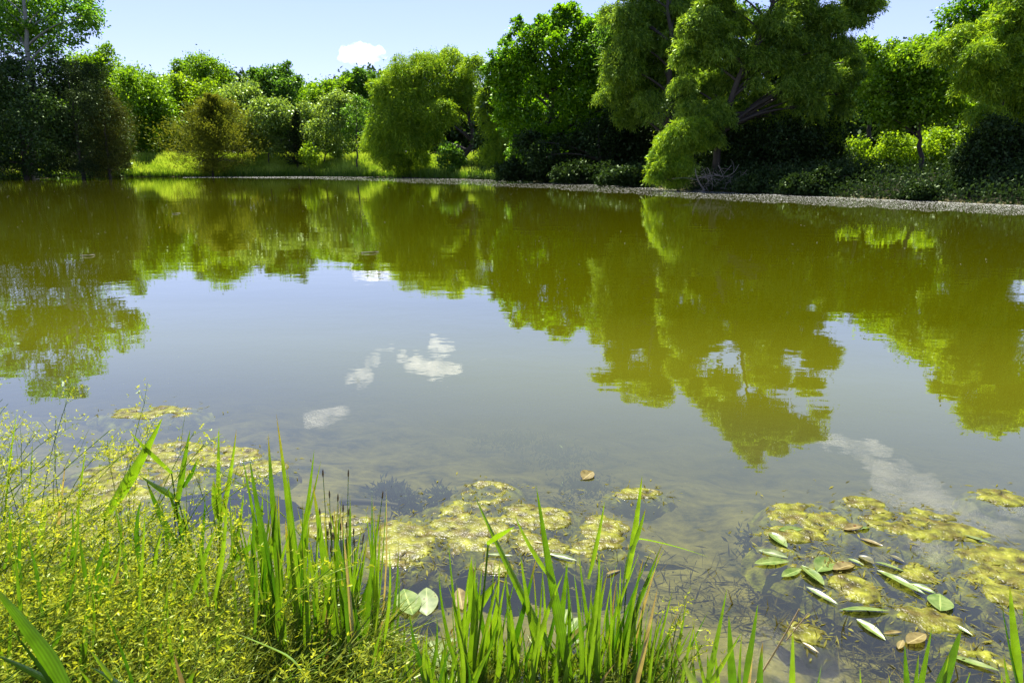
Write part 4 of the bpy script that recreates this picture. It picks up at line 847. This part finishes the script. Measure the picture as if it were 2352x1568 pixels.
# pondweed leaves
def leafsurf(name, c1, c2, gloss_r=0.34):
    m, n, out = newmat(name)
    geo = N_(n, 'ShaderNodeNewGeometry'); no = N_(n, 'ShaderNodeTexNoise'); no.inputs['Scale'].default_value = 38; no.inputs['Detail'].default_value = 5; n.links.new(geo.outputs['Position'], no.inputs[0])
    ac = N_(n, 'ShaderNodeAttribute', attribute_name='across')
    ab = N_(n, 'ShaderNodeMath', operation='ABSOLUTE'); n.links.new(ac.outputs['Fac'], ab.inputs[0])
    lt = N_(n, 'ShaderNodeMath', operation='LESS_THAN'); lt.inputs[1].default_value = 0.07; n.links.new(ab.outputs[0], lt.inputs[0])
    base = ramp(n, no.outputs[0], [(.33, c1), (.6, c2), (.66, c2), (.70, (c1[0] * 1.1, c1[1] * .55, c1[2] * .6))])
    col = mixc(n, lt.outputs[0], base, tuple(min(1, x * 1.5) for x in c2))
    b = N_(n, 'ShaderNodeBsdfPrincipled'); n.links.new(col, b.inputs['Base Color']); b.inputs['Roughness'].default_value = gloss_r; b.inputs['Specular IOR Level'].default_value = 0.35
    t = N_(n, 'ShaderNodeBsdfTranslucent'); n.links.new(col, t.inputs[0]); n.links.new(mixs(n, 0.25, b.outputs[0], t.outputs[0]), out.inputs[0]); return m
PW_G = leafsurf('pondweed leaf green', (0.07, 0.125, 0.014), (0.16, 0.21, 0.05))
PW_P = leafsurf('pondweed leaf pale', (0.09, 0.13, 0.035), (0.16, 0.20, 0.07), .36)
PW_B = leafsurf('pondweed leaf brown', (0.10, 0.075, 0.018), (0.21, 0.17, 0.06))
PW_D = leafsurf('pondweed leaf dark', (0.05, 0.055, 0.02), (0.12, 0.11, 0.04))
G_PW = 'pondweed leaves near the bank'
def pondleaf(label, a_, b_, wr, mat, upright=0.0, cup=0.16, name='pondweed_leaf', cat='leaf', z0=0.006):
    p0 = P(*a_, z0 + rng.uniform(-.002, .004)); 
    if upright:
        p1 = Q(*b_, p0[1] + upright)
    else: p1 = P(*b_, z0 + rng.uniform(-.003, .003))
    ax = p1 - p0; L = np.linalg.norm(ax); d_ = ax / L
    upv = np.array([0, -1.0, .35]) if upright else np.array([0, 0, 1.0])
    sdv = norm(np.cross(d_, upv)); nn = norm(np.cross(sdv, d_))
    if nn[2] < 0 and not upright: nn = -nn
    nu, nv = 15, 9
    t = np.linspace(0, 1, nu)[:, None]; s_ = np.linspace(-1, 1, nv)[None]
    hw = np.sin(np.pi * np.clip(t, 0, 1) ** 0.9) ** 0.85 * wr * 0.95 * L * .5 + .0005
    wv = .03 * L * np.sin(t * 5 + rng.uniform(0, 6)) + .012 * L * np.sin(t * 13 + s_ * 3 + rng.uniform(0, 6))
    pos = p0 + (t * L)[..., None] * d_ + (s_ * hw)[..., None] * sdv + ((np.abs(s_) ** 1.5) * hw * cup * 2 + wv * (0.3 if not upright else .6))[..., None] * nn
    V = pos.reshape(-1, 3); i = (np.arange(nu - 1)[:, None] * nv + np.arange(nv - 1)[None]).reshape(-1)
    rl = rng.normal(0, .17); V[:, 2] += ((s_ * hw) * math.sin(rl) + (t - .5) * L * rng.normal(0, .035)).reshape(-1) - .001
    o = mesh_np(name, V, np.stack([i, i + 1, i + 1 + nv, i + nv], -1), mat, None, None, True)
    set_across(o, np.broadcast_to(s_, (nu, nv)).reshape(-1)); tag(o, label, cat, G_PW if cat == 'leaf' else None); return o
def Z7(x, y): return (1525 + x * .3556, 1010.6 + y * .3556)
def Z6(x, y): return (735 + x * .3556, 1010.6 + y * .3556)
for lab, a_, b_, wr, mt in [
    ('green oval leaf at the left end of the right hand cluster', (680, 590), (797, 692), .45, PW_G), ('slim green leaf lying on the broad upper left algae mat', (740, 580), (897, 572), .35, PW_G), ('glossy whitish leaf left of the folded green leaves', (612, 705), (802, 758), .3, PW_P),
    ('long green leaf directly below the glossy whitish one', (585, 790), (808, 780), .3, PW_G), ('dark green leaf left of the folded pair, underneath', (760, 878), (890, 828), .35, PW_G), ('big pale green leaf folded, lower of the pair', (890, 805), (1035, 935), .42, PW_G),
    ('big green leaf of the folded pair pointing up right', (985, 852), (1090, 758), .5, PW_G), ('brown edged leaf right of the folded pair', (1092, 838), (1238, 790), .4, PW_B), ('green leaf end beside the small mauve scrap', (1188, 760), (1292, 805), .35, PW_G),
    ('long green leaf right of the mauve scrap, upper', (1365, 785), (1555, 842), .3, PW_G), ('longest speckled green leaf slanting down right', (1375, 830), (1690, 1000), .22, PW_G), ('green leaf tip continuing to the upright oval leaf', (1590, 915), (1755, 992), .28, PW_G),
    ('slim pale leaf slanting under the folded pair', (918, 940), (1125, 1062), .22, PW_P), ('wide green leaf lying level in the lower part of the cluster', (1135, 1088), (1458, 1098), .18, PW_G), ('green glossy leaf slanting to the lower middle', (1245, 1150), (1432, 1287), .3, PW_G),
    ('brownish leaf above the cluster between mats', (1160, 572), (1285, 552), .4, PW_B), ('brown green leaf floating alone in dark water', (1268, 630), (1415, 682), .3, PW_B), ('small green leaf tip by the brownish leaf', (1262, 572), (1332, 558), .4, PW_G), ('slim leaf on the long slanting algae mat', (1938, 612), (2118, 660), .22, PW_P),
    ('long jagged green leaf in the bottom right corner', (1838, 1380), (2165, 1490), .2, PW_G), ('pale brown oval leaf near the bottom right', (1570, 1312), (1690, 1245), .5, PW_B), ('narrow orange brown leaf near the bottom right', (1418, 1240), (1538, 1236), .2, PW_B), ('dark olive leaf at the edge of the right hand cluster', (1450, 738), (1553, 782), .4, PW_D),
    ('small reddish brown leaf below the orange brown one', (1515, 1345), (1545, 1285), .4, PW_B), ('slim pale leaf running to the broad bottom blade', (1835, 1165), (1995, 1262), .2, PW_P), ('orange brown leaf below the lone algae mat', (895, 1300), (1002, 1372), .2, PW_B), ('mauve grey scrap among the green leaves', (1260, 740), (1355, 800), .7, PW_D)]:
    pondleaf(lab, Z7(*a_), Z7(*b_), wr, mt)
for lab, a_, b_, wr, mt in [('level pale green leaf behind the thick grass stalk', (1075, 735), (1245, 740), .16, PW_P), ('beige dead leaf floating in the middle cluster', (1480, 730), (1660, 775), .2, PW_P), ('large shiny pale leaf left of the middle grass foot', (705, 1290), (835, 1490), .55, PW_P), ('small pale leaf above the large shiny pale one', (808, 1300), (890, 1285), .5, PW_P),
    ('pale leaf lying along the bottom edge', (665, 1562), (905, 1520), .25, PW_P), ('light oval leaf behind the crossing blades, upper', (1565, 1190), (1600, 1085), .55, PW_P), ('light oval leaf behind the crossing blades, lower', (1580, 1262), (1665, 1140), .6, PW_P), ('pale leaf scrap at the shore behind the middle grass', (1640, 1310), (1700, 1290), .6, PW_P), ('brown leaf drifting right of the middle grass', (1850, 860), (1940, 835), .2, PW_B), ('reddish leaf scrap in the middle algae', (1370, 655), (1440, 660), .3, PW_B)]:
    pondleaf(lab, Z6(*a_), Z6(*b_), wr, mt)
for lab, a_, b_, wr, mt in [('upright glossy green leaf, left of the standing pair', Z6(600, 1132), Z6(540, 950), .55, PW_G), ('upright pale green leaf with a ragged tip, right of the standing pair', Z6(690, 1125), Z6(688, 950), .56, PW_P), ('upright leaf turning brown from the bottom, near the standing pair', Z6(920, 1095), Z6(895, 945), .42, PW_B), ('upright oval green leaf with a stalk at right', Z7(1785, 1105), Z7(1785, 982), .68, PW_G)]:
    pondleaf(lab, a_, b_, wr, mt, cup=.05)
pondleaf('curled brown dead leaf adrift on open water', (1338, 1100), (1362, 1082), .7, PW_B, name='dead_leaf', cat='dead leaf')
for lab, px, py, l_ in [('pale stick floating on the left water under the dark reflection', 203, 586, 30), ('thin pale stick floating far out left of centre', 405, 490, 18), ('thin floating stick out in the middle of the pond', 850, 579, 40)]:
    A = Acc(); A.add(*tube(bez(P(px - l_ / 2, py + 1, .01), P(px, py, .03), P(px + l_ / 2, py - 1, .01), 6), np.linspace(.008, .005, 6), 5)); tag(A.build('floating_stick', DEADWOOD, None, True), lab, 'stick', 'floating sticks')
# dry twig
r_ = empty('dry_twig', tuple(Q(1731, 1568, 1.55)), 'dry forked twig leaning over the water beside the short grass', 'twig')
stalk(r_, (1700, 1620), (1836, 1397), .0032, 1.6, DRY, 8, 'twig'); stalk(r_, (1806, 1470), (1857, 1407), .002, 1.6, DRY, 0, 'twig')
r_ = empty('straw_stalk', tuple(Q(1580, 1560, 1.55)), 'thin straw coloured stem leaning at the foot of the leaning sheaf', 'dry stem'); stalk(r_, (1600, 1620), (1540, 1470), .002, 1.5, DRY, 0, 'stem')

# sunken weed and branch
L_SUNK = leafmat('sunken weed', (0.008, 0.014, 0.012), (0.03, 0.04, 0.025), trans=0.2, gloss=0.02)
def weed(label, blobs, name='water_weed', N=500):
    A = Acc()
    for px, py, w_, h_, z in blobs:
        n_ = N; a_ = rng.normal(size=(n_, 2)) * .38; pp = np.stack([P(px + u_ * w_ , py + v_ * h_, z - rng.random() * .12) for u_, v_ in a_])
        V, Fq = leaf_quads(pp, norm(rng.normal(size=(n_, 3)) + [0, 0, .6]), rdir(n_), rng.uniform(.015, .05, n_), rng.uniform(.006, .014, n_)); A.add(V, Fq, rng.random(n_))
    return tag(A.build(name, L_SUNK), label, 'water weed', 'sunken weed clumps')
weed('dark bushy water weed just under the surface, left of two', [(893, 1127, 45, 24, -.03), (925, 1150, 60, 30, -.05), (950, 1172, 40, 20, -.06)])
weed('dark feathery water weed under the surface, right of two', [(1015, 1143, 36, 34, -.03), (1030, 1165, 40, 20, -.06)])
weed('dark sunken weed left of the right hand cluster', [(1735, 1250, 60, 40, -.06), (1760, 1290, 60, 40, -.08)], N=400)
weed('murky sunken weed in the deep left part of the near water', [(1180, 1015, 120, 30, -.10), (1290, 1050, 110, 40, -.10), (1340, 1120, 80, 40, -.1)], N=500)
n_ = 9000
px = rng.uniform(860, 2420, n_); py = 1120 + 470 * rng.random(n_) ** .8; pt = np.stack([P(a_, b_, 0) for a_, b_ in zip(px, py)])
gz = ground(pt[:, 0], pt[:, 1]); pch = vnoise(pt[:, 0] * 2.2, pt[:, 1] * 2.2, 31, 3); ok = (pch > .40 + .25 * rng.random(n_)) & (gz < -.02)
pt, gz = pt[ok], gz[ok]; pt[:, 2] = gz + np.abs(gz) * rng.random(len(gz)) * .75; n_ = len(pt)
V, Fq = leaf_quads(pt, norm(rng.normal(size=(n_, 3)) * [1, 1, .5] + [.2, 0, .25]), rdir(n_), rng.uniform(.03, .12, n_), rng.uniform(.003, .009, n_), .1)
L_FINE = leafmat('fine sunken weed', (0.02, 0.022, 0.01), (0.13, 0.11, 0.03), trans=.2, gloss=0)
A = Acc(); A.add(V, Fq, np.clip(rng.normal(.5, .3, n_), 0, 1)); tag(A.build('sunken_weed', L_FINE), 'brown green fine weed and stems lying under the shallow near water', 'water weed', kind='stuff')
A = Acc(); A.add(*tube(bez(P(785, 1152, -.06), P(850, 1150, -.03), P(915, 1160, -.03), 8), np.linspace(.02, .008, 8), 6)); tag(A.build('sunken_branch', BARK, None, True), 'dark sunken branch left of the bushy water weed', 'branch')

# ------------------------------------------------------------------ clouds (real volumes, high above)
def cloudmat(name, dens, nsc=.03, lo=.38):
    m, n, out = newmat(name)
    v = N_(n, 'ShaderNodeVolumePrincipled'); v.inputs['Color'].default_value = (1, 1, 1, 1); v.inputs['Density'].default_value = dens; v.inputs['Anisotropy'].default_value = 0.45
    ge = N_(n, 'ShaderNodeNewGeometry'); nz = N_(n, 'ShaderNodeTexNoise'); nz.inputs['Scale'].default_value = nsc; nz.inputs['Detail'].default_value = 4; nz.inputs['Roughness'].default_value = .6
    n.links.new(ge.outputs['Position'], nz.inputs[0]); mr = N_(n, 'ShaderNodeMapRange'); mr.inputs[1].default_value = lo; mr.inputs[2].default_value = lo + .25; mr.inputs[4].default_value = dens; n.links.new(nz.outputs[0], mr.inputs[0])
    n.links.new(mr.outputs[0], v.inputs['Density']); n.links.new(v.outputs[0], out.inputs['Volume']); return m
def ico(c, r):
    import bmesh
    bm = bmesh.new(); bmesh.ops.create_icosphere(bm, subdivisions=2, radius=1)
    V = np.array([v.co[:] for v in bm.verts]); Fq = np.array([[v.index for v in f.verts] for f in bm.faces]); bm.free()
    return V * r + c, Fq
def cloud(label, blobs, mat, voxel):
    A = Acc()
    for c, r in blobs: A.add(*ico(np.array(c), np.array(r)))
    o = A.build('cloud', mat)
    rm = o.modifiers.new('r', 'REMESH'); rm.mode = 'VOXEL'; rm.voxel_size = voxel
    tx = bpy.data.textures.new('puff', 'CLOUDS'); tx.noise_scale = voxel * 6; tx.noise_depth = 3
    dm = o.modifiers.new('d', 'DISPLACE'); dm.texture = tx; dm.strength = voxel * 8; dm.texture_coords = 'GLOBAL'
    tag(o, label, 'cloud', 'clouds over the pond')
Yc = 2000
bl = []
for px, py, r in [(832, 122, 30), (800, 127, 20), (862, 126, 22), (785, 131, 10), (880, 129, 9), (815, 112, 18), (842, 108, 14), (832, 130, 28), (868, 115, 10), (806, 116, 13)]:
    q = Q(px, py, Yc); k = r / F0 * Yc; bl.append((q + [0, rng.uniform(-10, 10), 0], (k, k, k * .75)))
cloud('small bright white cumulus above the tree line', bl, cloudmat('cumulus', 0.03, .05, .40), 5)
def over(px, py, r, alt=300):
    u = (px - W0 / 2) / F0; v = (py - H0 / 2) / F0; t = (alt + CAM_H) / (sp + v * cp)
    return (np.array([u * t, t * (cp - v * sp), alt + rng.uniform(-3, 3)]), (r / F0 * t, r / F0 * t * 1.5, r / F0 * t * .45))
cloud('broken white cloud mirrored in the middle of the pond', [over(*q) for q in [(820, 860, 34), (850, 835, 20), (885, 805, 18), (1010, 797, 34), (960, 840, 30), (990, 855, 38), (1040, 850, 26), (925, 825, 14), (1115, 822, 14), (835, 880, 16)]], cloudmat('thin cloud', 0.022, .03, .33), 4)
cloud('small pale cloud mirrored in front of the grass blades', [over(*q) for q in [(725, 965, 30), (765, 955, 28), (745, 962, 32), (705, 968, 14)]], cloudmat('thin cloud 2', 0.018, .03, .3), 3)
cloud('hazy cloud mirrored below the leaning willow', [over(*q) for q in [(1905, 1012, 28), (1950, 1018, 40), (2000, 1025, 40), (1985, 1060, 26)]], cloudmat('thin cloud 3', 0.015, .03, .30), 3)
cloud('wide hazy cloud mirrored above the right hand algae', [over(*q) for q in [(2060, 1110, 60), (2130, 1140, 70), (2200, 1170, 60), (2040, 1150, 40), (2150, 1250, 40), (2290, 1210, 50), (2120, 1260, 34), (2330, 1170, 40), (1780, 1510, 60), (1880, 1540, 70), (1700, 1490, 40)]], cloudmat('thin cloud 4', 0.014, .02, .30), 3)
